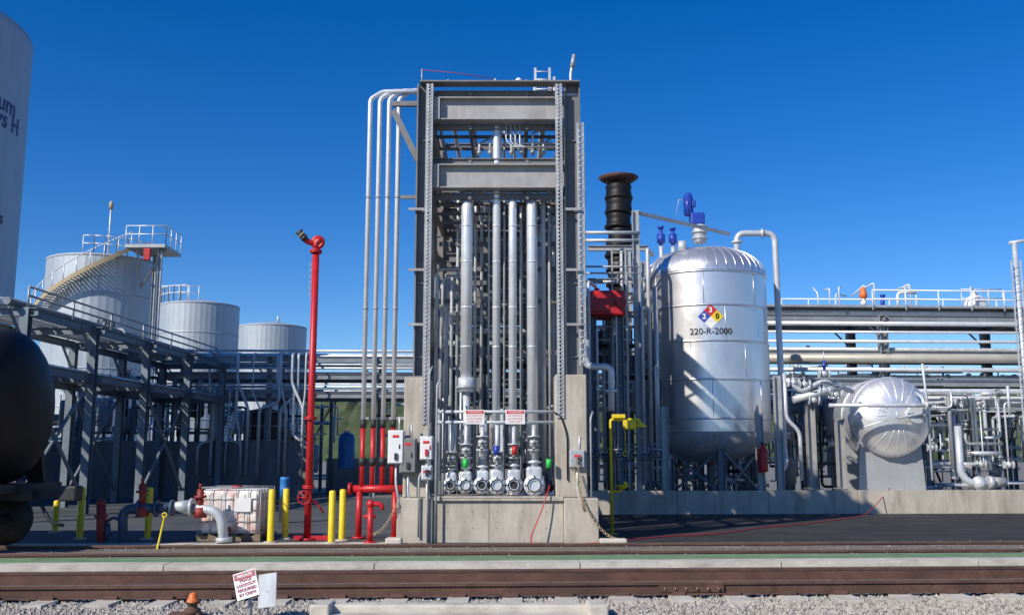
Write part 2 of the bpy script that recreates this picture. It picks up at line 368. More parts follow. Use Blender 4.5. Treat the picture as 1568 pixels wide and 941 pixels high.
# ---------- unloading pipework left ----------
t=Thing('unloading_pipe_with_valves'); d=18.3; b=t('blue_pipe',M('dark_blue_pipe_paint',(.05,.08,.13),.5,0,.2,4))
P=lambda u_,v_,dd=d: S(u_,v_,dd)
b.path([P(188,828),P(188,782),P(208,776),P(240,778)],.085,14,.16,6)
b.tube(P(240,778),P(262,774),.075,14); t('reducer',galv).tube(P(262,774),P(292,776),.06,14,.15); t('reducer',galv).tube(P(292,776),P(296,776),.17,14)
g=t('grey_elbow',galv); g.path([P(296,778),P(338,782),P(343,830)],.09,14,.25,6); g.tube(P(343,822),P(343,829),.15,14)
for uu in (213,240,264): b.tube(P(uu-2,777),P(uu+2,777),.15,16)
r=t('red_valve_actuators',redd)
for uu,vt,vb in ((218,732,790),(307,740,792)):
    r.tube(P(uu,vb),P(uu,vb-16),.12,12); r.tube(P(uu,vb-16),P(uu,vt+8),.06,10); r.tube(P(uu,vt+22),P(uu,vt+18),.11,12); r.tube(P(uu,vt+8),P(uu,vt),.025,8); r.beam(P(uu-6,vt+14),P(uu+6,vt+14),.03,.03)
r.tube(P(155,828),P(155,772),.085,12);r.tube(P(155,792),P(155,788),.12,12); r.ball(P(155,770),.09,12)
b.tube(P(165,828),P(165,800),.05,10); b.path([P(160,800),P(175,790),P(188,800)],.03,8)
t.done()
t=Thing('blue_barrel'); x=X(436,24,745); p=t('b',lblue); zz=Z(762,24); p.rev([(.001,zz),(.11,zz),(.115,zz+.2),(.12,zz+.21),(.115,zz+.22),(.115,zz+.42),(.12,zz+.43),(.11,zz+.5),(.001,zz+.5)],(x,24,0),18); 
t('stand',dark).box((x-.1,23.9,G),(x+.1,24.1,zz-.002)); t.done()
# ---------- fire monitor ----------
t=Thing('fire_monitor'); d=19.0; x=X(471,d,800); p=t('riser_pipe',red); zt=Z(380,d)
p.tube((x,d,G),(x,d,zt),.068,16); p.tube((x,d,G+.002),(x,d,G+.05),.16,16)
for vv in (745,640,385): flange(p,(x,d,Z(vv,d)),.12)
p.path([(x,d,zt),(x,d,zt+.12),(x+.1,d,zt+.17)],.07,12,.1); p.torus((x+.03,d,zt+.12),.1,.045,'y',14)
p.path([(x+.06,d,zt+.2),(x-.05,d,zt+.1),(x-.17,d-.05,zt+.12),(x-.26,d-.1,zt+.24)],.055,12,.1); 
n=t('nozzle',dark); n.tube((x-.24,d-.09,zt+.2),(x-.33,d-.13,zt+.32),.05,14,.075); n.tube((x-.2,d-.07,zt+.16),(x-.25,d-.09,zt+.22),.07,14)
t('brass_ring',tan).tube((x-.26,d-.1,zt+.24),(x-.28,d-.105,zt+.26),.075,14)
p.tube((x,d,Z(755,d)),(x-.02,d-.25,Z(760,d)),.025,8); p.wheel((x-.02,d-.28,Z(760,d)),.12,'y')
p.path([(x+.05,d,Z(765,d)),(x+.18,d-.02,Z(770,d)),(x+.3,d,Z(785,d))],.02,6)
for k in range(12): t('chain',galvd).torus((x-.09,d-.02,Z(400,d)-.06*k),.022,.006,'y' if k%2 else 'x',8)
p.beam((x-.25,d,G+.05),(x+.4,d,G+.05),.08,.08); t.done()
# ---------- red sprinkler manifold and white risers ----------
t=Thing('deluge_riser_bank'); r=t('red_risers',red); g=t('galvanised_risers',galvw)
for i,uu in enumerate((556,571.5,586.5,602)):
    dd=19.4+.05*i; x=X(uu,dd,650); zm=Z(650,dd); ztop=Z(152,dd); k=t('couplings',dark)
    r.tube((x,dd,Z(752,dd)),(x,dd,zm),.047,12); k.tube((x,dd,zm-.06),(x,dd,zm+.1),.055,12)
    xe=X(632,dd,140); g.path([(x,dd,zm),(x,dd,ztop),(x+.24,dd+.1,ztop+.2+.01*i),(xe+.3,dd+.12,ztop+.2+.01*i)],.047,12,.08)
    for vv in (300,470): k2=t('clamps',galvd); k2.tube((x,dd,Z(vv,dd)),(x,dd,Z(vv,dd)-.05),.052,12)
    k.tube((x,dd,Z(700,dd)),(x,dd,Z(712,dd)),.07,12)
xm0,xm1=X(535,19.4,748),X(625,19.4,748); zz=Z(748,19.4)
r.tube((xm0,19.42,zz),(xm1,19.42,zz),.075,14); r.tube((xm0-.02,19.42,zz),(xm0+.04,19.42,zz),.12,14)
for uu in (549,604): x=X(uu,19.4,800); r.tube((x,19.42,zz),(x,19.42,G),.06,12); r.tube((x,19.42,G),(x,19.42,G+.04),.13,12)
w=t('wall_brackets',galvd); 
for vv in (640,): w.beam((X(553,19.6,vv),19.58,Z(vv,19.6)),(X(640,19.6,vv),19.58,Z(vv,19.6)),.05,.05)
t.done()
t=Thing('fire_hydrant_post'); d=18.4; x=X(567,d,800); r=t('post',red); r.tube((x,d,G),(x,d,Z(775,d)),.055,12); r.path([(x,d,Z(780,d)),(x,d,Z(771,d)),(x+.2,d,Z(771,d)),(x+.22,d,Z(780,d))],.045,10); r.tube((x,d,G),(x,d,G+.04),.12,14); r.ball((x,d,Z(771,d)),.08); r.tube((x-.12,d,Z(790,d)),(x+.1,d,Z(790,d)),.035,10); t.done()
# ---------- central pipe tower ----------
t=Thing('pipe_bridge_tower'); D=18.8
cL=t('concrete_piers',conc)
xl0,xl1=X(619,D,700),X(657,D,700); xr0,xr1=X(850,D,700),X(898,D,700)
zfl=Z(762,18.4)
cL.bbox((xl0,18.6,zfl+.005),(xl1,19.5,Z(577,18.6)),.02); cL.bbox((xr0,18.6,zfl+.005),(xr1,19.5,Z(573,18.6)),.02)
cb=t('concrete_base',conc)
cb.bbox((X(607,18.4,800),18.4,G-.05),(X(662,18.4,800),20.6,zfl),.02)
cb.bbox((X(864,18.4,800),18.4,G-.05),(X(917,18.4,800),20.6,zfl),.02)
cb.bbox((X(662,18.4,800)+.003,18.5,G-.05),(X(864,18.4,800)-.003,22,zfl-.06),.015)
cb.bbox((X(662,18.4,800)+.003,18.44,zfl-.055),(X(864,18.4,800)-.003,18.62,zfl+.03),.01)
for uu in (748,): t('form_joint',concd).box((X(uu,18.4,800),18.496,G),(X(uu,18.4,800)+.01,18.499,zfl-.06))
for i in range(10):
    t('form_tie_holes',concd).tube((X(685+(i%5)*38,18.4,800),18.494,zfl-(.25 if i<5 else .55)),(X(685+(i%5)*38,18.4,800),18.499,zfl-(.25 if i<5 else .55)),.012,8)
st=t('steel_columns',steel); sl=t('beams',steel_l)
XL=X(645,D,600); XR=X(880,D,600); ZT=Z(131,D); zpL=Z(577,18.6)
wc=.31
bays=[18.85,22.2,25.6,29.,32.4]
for bi,y in enumerate(bays):
    for x in (XL,XR): st.ib((x,y,zpL+.03 if bi==0 else G),(x,y,ZT),wc,.3,(1,0,0),.028)
    if bi==0:
        for x in(XL,XR): st.bbox((x-.22,y-.2,zpL+.002),(x+.22,y+.2,zpL+.03),.005)
        for x in(XL,XR):
            for k in range(12): sl.box((x-.135,y-.05,zpL+.4+k*.48),(x+.135,y-.012,zpL+.412+k*.48)) if k%3==0 else None
for va,vb in ((152,184),(254,288)):
    z1,z0=Z(va,D),Z(vb,D); zm=(z0+z1)/2
    for y in bays: 
        if y<19 or y>26 or va>200: (sl if y<19 else st).ib((XL+.17,y-.02 if y<19 else y,zm),(XR-.17,y-.02 if y<19 else y,zm),z1-z0+.03,.26 if y<19 else .16,None,.022)
    for x in (XL+.01,XR-.01):
        for a,b in zip(bays,bays[1:]): st.ib((x,a+.17,zm),(x,b-.17,zm),z1-z0,.16)
    for k in (.0,1.): 
        xs=XL+.2+(XR-XL-.5)*k; sl.box((xs,D-.13,z0-.02),(xs+.1,D-.118,z1+.0)); bl=t('girder_bolts',galvd)
        for j in range(4): bl.ball((xs+.05,D-.134,z0+.05+j*(z1-z0-.1)/3),.014,6)
lv=[Z(139,D),Z(190,D),Z(243,D),Z(297,D)]
for li,z in enumerate(lv):
    for y in bays: st.ib((XL+.17,y+.15,z),(XR-.17,y+.15,z),.12,.1)
    for y in ([19.6,20.4,21.2,24.4,27.9] if li else [20.4]):
        st.beam((XL+.1,y,z),(XR-.1,y,z),.05,.06)
    for x in (XL+.14,XL+.9,XR-.9,XR-.14): st.beam((x,bays[0],z-.05),(x,bays[-1],z-.05),.06,.08)
st.beam((XL-.1,D-.05,ZT+.02),(XR+.15,D-.05,ZT+.02),.3,.03)
for z,ys in ((6.25,bays[1:]),(5.7,bays[1:]),(5.0,bays[1:]),(4.1,bays[1:]),(3.0,bays[2:])):
    for y in ys:
        st.ib((XL+.17,y,z),(XR-.17,y,z),.2,.14)
        if z>4.5: st.beam((XL+.17,y-1.5,z),(XR-.17,y-1.5,z),.07,.09)
    for x in (XL,XR): st.beam((x,bays[0]+.17,z),(x,bays[-1],z),.1,.14)
for x in (XL+.02,XR-.02):
    sl.ib((x,bays[0]+.1,Z(300,D)),(x,bays[1],4.2),.26,.22,None,.02); st.beam((x,bays[1],Z(300,D)),(x,bays[2],4.2),.1,.12)
    st.beam((x,bays[2],G+.5),(x,bays[3],5.0),.1,.1); st.beam((x,bays[3],5.0),(x,bays[2],Z(300,D)),.1,.1)
for uu,y in ((741,25.6),(702,29),(806,32.4)): st.ib((X(uu,y,550),y,G),(X(uu,y,550),y,Z(300,D)),.25,.2,(1,0,0))
st.beam((X(602,19.1,165),19.15,Z(168,19.1)),(XL-.16,19.15,Z(245,19.1)),.09,.12); st.beam((X(600,19.1,150),19.15,Z(158,19.1)),(XL-.16,19.15,Z(158,19.1)),.09,.1)
st.beam((X(614,19,303),18.95,Z(303,19)),(XL-.16,18.95,Z(303,19)),.06,.07)
ch=t('cable_tray_channels',galvd)
for uu,zb in ((655,Z(650,D)),(857,Z(640,D))):
    x=X(uu,D,500); ladder(ch,(x,18.58,zb),(x,18.58,ZT-.05),.085,'x',.075,.03)
x=X(891,D,500); ladder(ch,(x,18.7,Z(560,D)),(x,18.7,Z(190,D)),.1,'x',.12,.03)
for vv in (325,417,500): 
    for uu in (640,876): sl.box((X(uu,D,vv)-.17,18.63,Z(vv,D)),(X(uu,D,vv)+.17,18.66,Z(vv,D)+.05))
t.done()
# pipes of the tower
t=Thing('tower_process_pipes'); a=t('insulated_pipes',pipe_l); g=t('small_pipes',galv); fb=t('flanges',galvd)
yb=38
for uu,rr,zz,vb,dd in ((714,.115,Z(300,D),595,19.0),(760,.078,Z(178,D),700,19.05),(785,.08,Z(302,D),700,18.95),(815,.105,Z(300,D),720,19.0)):
    x=X(uu,dd,500); a.path([(x,yb,zz+.0),(x,dd,zz+.0),(x,dd,Z(vb,dd))],rr,16,rr*3,6)
    for vv in (345,400,470,530): a.tube((x,dd,Z(vv,dd)),(x,dd,Z(vv,dd)-.03),rr+.006,16)
    fb.tube((x,dd,Z(vb,dd)),(x,dd,Z(vb,dd)+.05),rr*1.6,14)
x=X(714,19.0,590); a.tube((x,19.0,Z(600,19.)),(x,19.,Z(578,19.)),.16,16); a.path([(x,19.,Z(600,19.)),(x,19.,Z(700,19.))],.07,12)
for uu,dd,vt,vb,rr in ((683,21,420,720,.05),(691,20,425,700,.035),(700,21.5,300,720,.04),(727,20.5,310,735,.03),(737,21,300,660,.035),(748,20,300,735,.022),(772,20,190,735,.02),(798,20.3,305,735,.03),(833,19.3,300,720,.045),(842,20,280,735,.03),(848,21,310,650,.04),(826,21.4,330,700,.05),(668,20.4,420,640,.035),(675,21,430,735,.03),(862,20.4,420,740,.03)):
    x=X(uu,dd,550); g.path([(x,yb-6,Z(vt,dd)),(x,dd,Z(vt,dd)),(x,dd,Z(vb,dd))],rr,10,.15)
for vv,uu in ((412,668),(424,678)): g.path([(X(uu,20.4,vv),20.4,Z(vv+90,20.4)),(X(uu,20.4,vv),20.4,Z(vv,20.4)),(X(710,20.4,vv),20.4,Z(vv,20.4))],.035,10,.15)
random.seed(5)
for z in (Z(186,D),Z(239,D),Z(292,D),5.1,4.2):
    for k in range(7):
        x=XL+.35+(XR-XL-.7)*(k+random.uniform(.1,.9))/7; rr=random.choice((.02,.03,.045,.06,.03)); y0=random.choice((19.1,19.4,21,22.5)) if z>6 else 22.4
        (g if k%2 else a).tube((x,y0,z+.07+rr),(x,yb,z+.07+rr),rr,8)
for k in range(7):
    x=X(735+k*16,19.5,215); g.path([(x,19.1,Z(243,19.3)),(x,19.1,Z(225-(k%3)*8,19.3)),(x+.25,20.2,Z(205-(k%2)*12,20))],.022,8,.06)
    fb.ball((x,19.1,Z(238,19.3)),.05,8)
g.path([(X(775,19.5,190),19.2,Z(190,19.3)),(X(780,19.5,190),19.2,Z(210,19.3)),(X(795,19.5,190),19.2,Z(222,19.3)),(X(845,19.5,190),19.2,Z(222,19.3))],.03,8)
for k in range(4): x=X(775+7*k,19,200); g.path([(x,18.95,Z(190,19)),(x,18.95,Z(215+3*k,19)),(x+.12,18.95,Z(226,19)),(X(848,19,226),18.95+.04*k,Z(226,19))],.014,6)
for uu,h,rr in ((758,14,.02),(768,10,.03),(783,9,.025),(793,8,.03),(806,12,.015),(686,12,.02),(668,10,.015),(710,8,.02)):
    x=X(uu,19,135); g.tube((x,18.95,ZT+.03),(x,18.95,ZT+.03+h*.0125),rr,8); fb.tube((x,18.95,ZT+.05),(x,18.95,ZT+.08),rr*2,8)
t('pressure_gauges',white).ball((X(794,19,127),18.9,ZT+.13),.07,12); g.tube((X(740,19,130),19,ZT+.09),(X(850,19,130),19,ZT+.09),.02,6)
t.done()
t=Thing('tower_ladder'); p=t('l',galv); 
ladder(p,(X(832,19,120),19.6,ZT-.3),(X(832,19,120),19.6,Z(104,19.6)),.3,'x',.16); handrail(p,[(X(818,19.6,130),19.6,ZT),(X(846,19.6,130),19.6,ZT),(X(846,19.6,130),21.5,ZT)],.42,1.,.02); p.tube((X(849,19,130),19.0,ZT-.5),(X(849,19,130),19,Z(118,19)),.03,8)
t.done()
t=Thing('tower_access_ladder'); p=t('l',steelb); x=X(905,21.5,500); ladder(p,(x-.1,22,1),(x-.1,22,Z(190,20)),.4,'y',.3)
t.done()
t=Thing('floodlight_pole'); p=t('pole',galv); d=18.9; x=X(874,d,130); p.path([(x,d,ZT-.6),(x,d,Z(112,d)),(x+.05,d,Z(96,d))],.03,8); t('lamp_head',galvd).tube((x+.03,d,Z(104,d)),(x+.07,d,Z(84,d)),.05,10,.035); p.beam((x-.2,d-.05,ZT-.18),(x+.16,d-.05,ZT-.18),.04,.04); t.done()
t=Thing('red_guy_cable'); t('cable',redd).sweep([S(646,107,19),S(700,112,19),S(758,121,19)],.008,5); t('stub_post',galvd).tube(S(646,106,19),S(646,130,19),.015,6); t.done()
# loading manifold
t=Thing('unloading_valve_manifold'); g=t('elbows',galv); f=t('flange_rings',pipe_l); bo=t('bores',dark)
for i,(uu,rr) in enumerate(((690,.14),(713,.15),(738,.16),(761,.17),(787,.17),(818,.2))):
    d=18.55; x=X(uu,d,740); z=Z(742,d)
    g.path([(x,d+.02,z),(x,d+.35,z),(x,d+.38,z+.25),(x,d+.6,Z(690,d)),(x,d+.6,Z(640,d))],rr*.5,12,.12)
    f.rev([(rr*.45,.0),(rr,.0),(rr,.05),(rr*.55,.052),(rr*.55,.13),(rr*.9,.132),(rr*.9,.17),(rr*.5,.172)],(x,d-.08,z),20,'y')
    (f if i%2 else bo).rev([(.001,0),(rr*.5,0)],(x,d-.05,z),16,'y'); bo.torus((x,d-.085,z),rr*.62,.012)
    for k in range(8): bo.tube((x+rr*.82*cos(k*pi/4),d-.1,z+rr*.82*sin(k*pi/4)),(x+rr*.82*cos(k*pi/4),d-.07,z+rr*.82*sin(k*pi/4)),.014,6)
    g.bbox((x-rr*.75,d+.02,z+rr*.5),(x+rr*.75,d+.3,z+rr*1.7),.05)
    f.tube((x,d+.15,z+rr*1.5),(x,d+.15,z+rr*2.3),rr*.35,10); f.tube((x,d+.15,z+rr*2.),(x,d+.15,z+rr*2.2),rr*.7,12)
    valve(t,(x,d+.12,Z(702-(i%3)*12,d)),.07,'z',dark if i%2 else None)
    g.tube((x,d+.12,Z(702,d)),(x,d+.12,Z(650,d)),.04,10)
for uu,m in ((713,green),(760,blue),(788,red),(840,green)):
    x=X(uu,18.5,690); t('hose_cap_'+m.name,m).tube((x,18.42,Z(716 if m is green else 696,18.5)),(x,18.42,Z(702 if m is green else 682,18.5)),.05,10)
q=t('drip_tray',conc); q.box((X(676,18.5,758),18.43,Z(758,18.5)-.04),(X(835,18.5,758),18.9,Z(758,18.5)-.01))
t.done()
t=Thing('pipe_rail_with_supports'); p=t('rails',galv); d=18.66
for va in (630,646): p.tube((X(668,d,va),d,Z(va,d)),(X(856,d,va),d,Z(va,d)),.03,10)
for uu in (670,768,853): p.beam((X(uu,d,650),d+.03,Z(625,d)),(X(uu,d,650),d+.03,zfl),.05,.05)
for k in range(5): p.path([(X(680+k*8,d,660),d+.2,Z(648,d)),(X(680+k*8,d,660),d+.15,Z(690,d)),(X(690+k*6,d,700),d+.1,Z(735,d))],.015,6,.1)
t('black_cable',black).path([(xr0-.05,18.57,Z(630,d)),(xr0+.1,18.57,Z(636,d)),(xr0+.22,18.57,Z(665,d)),(xr0+.22,18.57,Z(735,d))],.014,6,.15)
t.done()
for uu,s_ in ((727,'CAUTION'),(789,'CAUTION')):
    t=Thing('warning_sign'); d=18.6; c=S(uu,638,d); t('plate',white).bbox((c.x-.185,d-.01,c.z-.135),(c.x+.185,d,c.z+.135),.004); t('header',signred).box((c.x-.165,d-.014,c.z+.06),(c.x+.165,d-.0105,c.z+.12))
    text_flat(t('header_text',white),'WARNING',(c.x,d-.016,c.z+.09),.055)
    for k,s2 in enumerate(('NO SMOKING','AUTHORIZED','STAFF ONLY')): text_flat(t('text',signred),s2,(c.x,d-.0125,c.z+.02-k*.055),.045)
    t.done()
def enclosure(name,u0,u1,v0,v1,d,mat,face=None,handle=None):
    t=Thing(name); x0,x1=X(u0,d,v0),X(u1,d,v0); z0,z1=Z(v1,d),Z(v0,d)
    t('cabinet',mat).bbox((x0,d,z0),(x1,d+.22,z1),.02); t('door',face or mat).bbox((x0+.02,d-.025,z0+.02),(x1-.02,d-.002,z1-.02),.008)
    xm=(x0+x1)/2
    t('label',signred).box((xm-.06,d-.03,z1-.14),(xm+.06,d-.026,z1-.09)); t('handle',handle or dark).box((xm-.02,d-.06,z0+.08),(xm+.03,d-.026,z0+.2)); t('handle',dark).tube((xm+.07,d-.03,(z0+z1)/2-.03),(xm+.07,d-.03,(z0+z1)/2+.05),.012,6)
    t('conduit',galv).path([(xm,d+.1,z0),(xm,d+.1,z0-.35),(xm+.1,d+.12,max(G,z0-.9))],.022,8); t('conduit',galv).tube((xm+.05,d+.1,z1),(xm+.05,d+.1,z1+.25),.02,8)
    t.done()
enclosure('electrical_disconnect_box',594,619,658,710,18.3,galv,white)
enclosure('electrical_cabinet',612,638,670,724,18.32,steel)
enclosure('push_button_station',643,663,667,704,18.35,galv,white,red)
enclosure('junction_box',645,662,712,735,18.35,galv)
enclosure('junction_box',872,896,688,716,18.5,galvd)
t=Thing('pier_conduits'); p=t('c',galvd)
for uu,va,vb,dd in ((668,590,830,18.35),(656,570,830,18.36),(642,730,822,18.35),(905,640,760,18.55)):
    x=X(uu,dd,700); p.path([(x+.05,dd+.1,Z(va-10,dd)),(x,dd,Z(va,dd)),(x,dd,max(Z(vb,dd),G))],.02,8)
t.done()
# ---------- hoses, chain ----------
t=Thing('red_hose'); p=t('h',red); gz=G+.02
p.path([S(842,742,18.4),S(830,780,18.3),S(812,822,18.2),(X(815,17.9,832),17.95,gz),(X(870,18,835),18.0,gz),(X(925,18.3,830),18.3,gz),(X(960,18.6,825),18.8,gz),(X(1030,19.6,815),19.9,gz),(X(1100,20.5,800),20.4,gz),(X(1170,21.5,800),22.1,gz),(X(1230,23,800),23.2,gz),(X(1330,26.4,790),26.6,gz),(X(1355,27.9,760),27.95,G+.5),(X(1362,28.1,745),28.1,.85)],.012,6,.6); t.done()
t=Thing('safety_chain'); p=t('c',tan)
for (a,b,n) in ((S(878,715,18.4),S(905,790,18.3),26),(S(905,790,18.3),S(955,826,18.3),22),(S(608,770,18.35),S(572,818,18.3),22),(S(884,700,18.4),S(893,780,18.36),24)):
    for k in range(n):
        q=a.lerp(b,k/n); q.z-=.12*sin(pi*k/n); p.torus(q,.022,.007,'y' if k%2 else 'x',8)
t.done()
t=Thing('concrete_wheel_stop'); t('s',concl).bbox((X(590,18.1,828),18.05,G),(X(615,18.1,828),18.3,G+.12),.03); t.done()
t=Thing('concrete_wheel_stop'); t('s',concl).bbox((X(918,18.2,828),18.1,G),(X(960,18.2,828),18.35,G+.1),.03); t.done()
# ---------- right low wall ----------
t=Thing('containment_wall'); p=t('panels',conc)
x=X(898,27.4,760)
xx=x
while xx<32:
    L=2.55+random.uniform(-.03,.03); sbox(p,xx,xx+L-.012,27.3,27.6,G-.05,.79+random.uniform(-.01,.01)); xx+=L
sbox(t('pad',concl),x,32,27.602,36,G-.02,.5)
t.done()
# ---------- reactor ----------
t=Thing('reactor_tank'); cy=31.; R=1.9; cx=X(1083,cy,550); zb,ztp=Z(660,29.2),Z(412,29.2)
a=t('clad_shell',clad)
a.rev([(R,zb),(R,ztp)],(cx,cy,0),72)
dome=[(R+.02,ztp),(R+.02,ztp+.05)]+[(R*cos(pi/2*i/10)**.9 if i<10 else .01,ztp+.05+.95*sin(pi/2*i/10)) for i in range(1,11)]
dm=t('clad_dome',clad); dm.rev(dome,(cx,cy,0),56,'z',.0)
for k in range(40):
    an=2*pi*k/40; dm.sweep([(cx+r_*cos(an),cy+r_*sin(an),z_+.006) for r_,z_ in dome[1:-2]],.013,4)
t('lower_shell',galvd).rev([(R-.02,zb+.01),(R-.03,zb-.25),(R*.8,zb-.6),(R*.4,zb-.85),(.2,zb-.95)],(cx,cy,0),60)
bd=t('bands',clad)
for vv in (466,521,580,640,414): 
    z=Z(vv,29.2); bd.rev([(R+.001,z-.03),(R+.022,z-.028),(R+.022,z+.028),(R+.001,z+.03)],(cx,cy,0),72)
for k,vr in enumerate(((414,466),(466,521),(521,580),(580,640))):
    for j in range(7):
        an=2*pi*(j+.37*k)/7; z0,z1=Z(vr[1],29.2),Z(vr[0],29.2)
        bd.tube((cx+R*cos(an),cy+R*sin(an),z0),(cx+R*cos(an),cy+R*sin(an),z1),.012,5)
a0=math.atan2(-cx,cy)
az=a0+.02+(5/93.)
text_cyl(t('tag_lettering',letter),'220-R-2000',cx,cy,R+.012,az,Z(507,29.1),.27,.004)
zc=Z(484,29.1); q=.19
for (dx,dz,m,ch) in ((0,q,red,'3'),(-q,0,blue,'2'),(q,0,yellow,'0'),(0,-q,white,'')):
    pp=t('hazard_diamond_'+m.name,m); pp.add([cylpt(cx,cy,R+.015,az+(dx+ax)/R,zc+dz+bz) for ax,bz in((-q,0),(0,-q),(q,0),(0,q))],[(0,1,2,3)])
    if ch: text_cyl(t('hazard_digits',white) if ch!='0' else t('hazard_digit_zero',letter),ch,cx,cy,R+.022,az+dx/R,zc+dz,.22,.008)
lg=t('legs',steelb)
for k in range(6):
    an=pi/6+k*pi/3; px,py=cx+1.6*cos(an),cy+1.6*sin(an); lg.ib((px,py,.5),(px,py,zb-.1),.2,.2,(1,0,0))
    an2=an+pi/3; lg.beam((px,py,.6),(cx+1.6*cos(an2),cy+1.6*sin(an2),zb-.5),.06,.06); lg.beam((px,py,zb-.5),(cx+1.6*cos(an2),cy+1.6*sin(an2),.6),.06,.06)
lg.tube((cx,cy,.6),(cx,cy,zb-.9),.12,12)
ag=t('agitator_neck',galv); xa_=X(1071,cy,355); ag.tube((xa_,cy,Z(372,cy)),(xa_,cy,Z(345,cy)),.2,16)
for vv in(366,357,348): ag.tube((xa_,cy,Z(vv,cy)),(xa_,cy,Z(vv,cy)+.04),.26,16)
ab=t('agitator_gearbox',blue); ab.bbox((xa_-.3,cy-.2,Z(345,cy)),(xa_+.16,cy+.2,Z(327,cy)),.05); xm=X(1054,cy,315)
am=t('agitator_motor',blue); am.tube((xm,cy,Z(330,cy)),(xm,cy,Z(300,cy)),.14,16); am.rev([(.14,0),(.12,.06),(.05,.1),(.001,.1)],(xm,cy,Z(300,cy)),14)
for k in range(10): an=k*pi/5; am.box((xm+.15*cos(an)-.01,cy+.15*sin(an)-.01,Z(328,cy)),(xm+.15*cos(an)+.01,cy+.15*sin(an)+.01,Z(303,cy)))
am.bbox((xm+.1,cy-.15,Z(318,cy)),(xm+.22,cy,Z(308,cy)),.02)
for uu,vt in ((1010,350),(1028,352)):
    x=X(uu,cy,370); am.tube((x,cy-.3,Z(382,cy)),(x,cy-.3,Z(vt,cy)),.06,10); am.tube((x,cy-.3,Z(375,cy)),(x,cy-.3,Z(362,cy)),.13,12); am.tube((x,cy-.3,Z(vt+3,cy)),(x,cy-.3,Z(vt,cy)),.1,12)
    ag.tube((x,cy-.3,Z(410,cy)),(x,cy-.3,Z(380,cy)),.07,10)
ag.tube((X(1036,cy,390),cy-1,Z(395,cy)),(X(1036,cy,390),cy-1,Z(380,cy)),.14,12)
ag.path([(xm,cy,Z(310,cy)),(xm-.3,cy,Z(305,cy)),(xm-.42,cy,Z(330,cy))],.012,5)
ov=t('vapour_pipe',galv); x1=X(1128,cy,370); x2=X(1193,cy,500)
ov.path([(x1,cy,Z(400,cy)),(x1,cy,Z(357,cy)),(x2-.02,cy,Z(357,cy)),(x2,cy,Z(690,cy)),(x2-.05,cy-.3,Z(708,cy)),(x2-.4,cy-.9,Z(722,cy))],.1,14,.3,5)
ov.tube((x1,cy,Z(372,cy)),(x1,cy,Z(372,cy)+.06),.17,14)
ov.tube((x2,cy,Z(585,cy)),(x2,cy,Z(575,cy)),.15,14); ov.tube((x1+.8,cy,Z(357,cy)),(x1+.86,cy,Z(357,cy)),.15,14)
t.done()
t=Thing('fire_extinguisher'); d=28.4; x=X(1168,d,700); t('cylinder',red).rev([(.001,0),(.13,.0),(.14,.04),(.14,.62),(.1,.7),(.04,.74),(.04,.78)],(x,d,Z(722,d)),16); t('valve',dark).tube((x,d,Z(722,d)+.78),(x,d,Z(722,d)+.86),.04,8); t('stand_post',galvd).beam((x+.0,d+.2,.5),(x+.0,d+.2,Z(655,d)),.1,.05); t('hose',black).path([(x+.04,d,Z(722,d)+.8),(x+.2,d-.05,Z(722,d)+.7),(x+.17,d-.1,Z(722,d)+.15)],.018,6,.1); t.done()
# structure between tower and reactor
t=Thing('reactor_access_frame'); s=t('columns',galvd); g=t('pipes',galv)
for uu,dd,vt in ((978,28.8,322),(990,30.6,400),(965,33,380),(1016,28.3,622),(1160,28.6,618),(1190,29,575)):
    x=X(uu,dd,600); s.ib((x,dd,.5),(x,dd,Z(vt,dd)),.2,.2,(1,0,0))
x=X(978,28.8,330); s.beam((x,28.8,Z(326,28.8)),(X(1120,31,358),31.3,Z(358,31.3)),.08,.1)
for vv,rr,dd in ((356,.05,28.7),(368,.05,28.75),(408,.03,28.8),(418,.03,28.8),(500,.04,28.8),(520,.03,28.8),(585,.05,29),(598,.04,29)):
    g.tube((X(893,dd,vv),dd,Z(vv,dd)),(X(980,dd,vv),dd,Z(vv,dd)),rr,10)
for vv,dd in ((380,29.5),(430,31),(480,31),(540,31),(600,30)): s.ib((X(900,dd,vv),dd,Z(vv,dd)),(X(992,dd,vv),dd,Z(vv,dd)),.16,.12)
for uu,va,vb,rr,dd in ((903,430,730,.05,27.9),(915,500,735,.04,28),(925,560,740,.06,29),(955,380,740,.05,29),(962,420,740,.035,28.6),(985,470,740,.05,28.3),(996,380,735,.06,28.8),(945,480,735,.03,28.2),(1004,560,735,.03,28.1)):
    x=X(uu,dd,600); g.path([(x+.3,dd+1,Z(va,dd)),(x,dd,Z(va,dd)),(x,dd,Z(vb,dd))],rr,8,.15)
    valve(t,(x,dd,Z(vb-40,dd)),.07)
p=t('elbow_pipe',galv); dd=19.6; p.path([(X(897,dd,500),dd,Z(520,dd)),(X(897,dd,560),dd,Z(561,dd)),(X(936,dd,561),dd,Z(561,dd)),(X(936,dd,620),dd,Z(628,dd))],.07,14,.15,6); p.tube((X(936,dd,620),dd,Z(600,dd)),(X(936,dd,620),dd,Z(596,dd)),.12,12)
ladder(s,(X(950,28.5,600),28.4,.6),(X(950,28.5,600),28.4,Z(380,28.5)),.4)
t.done()
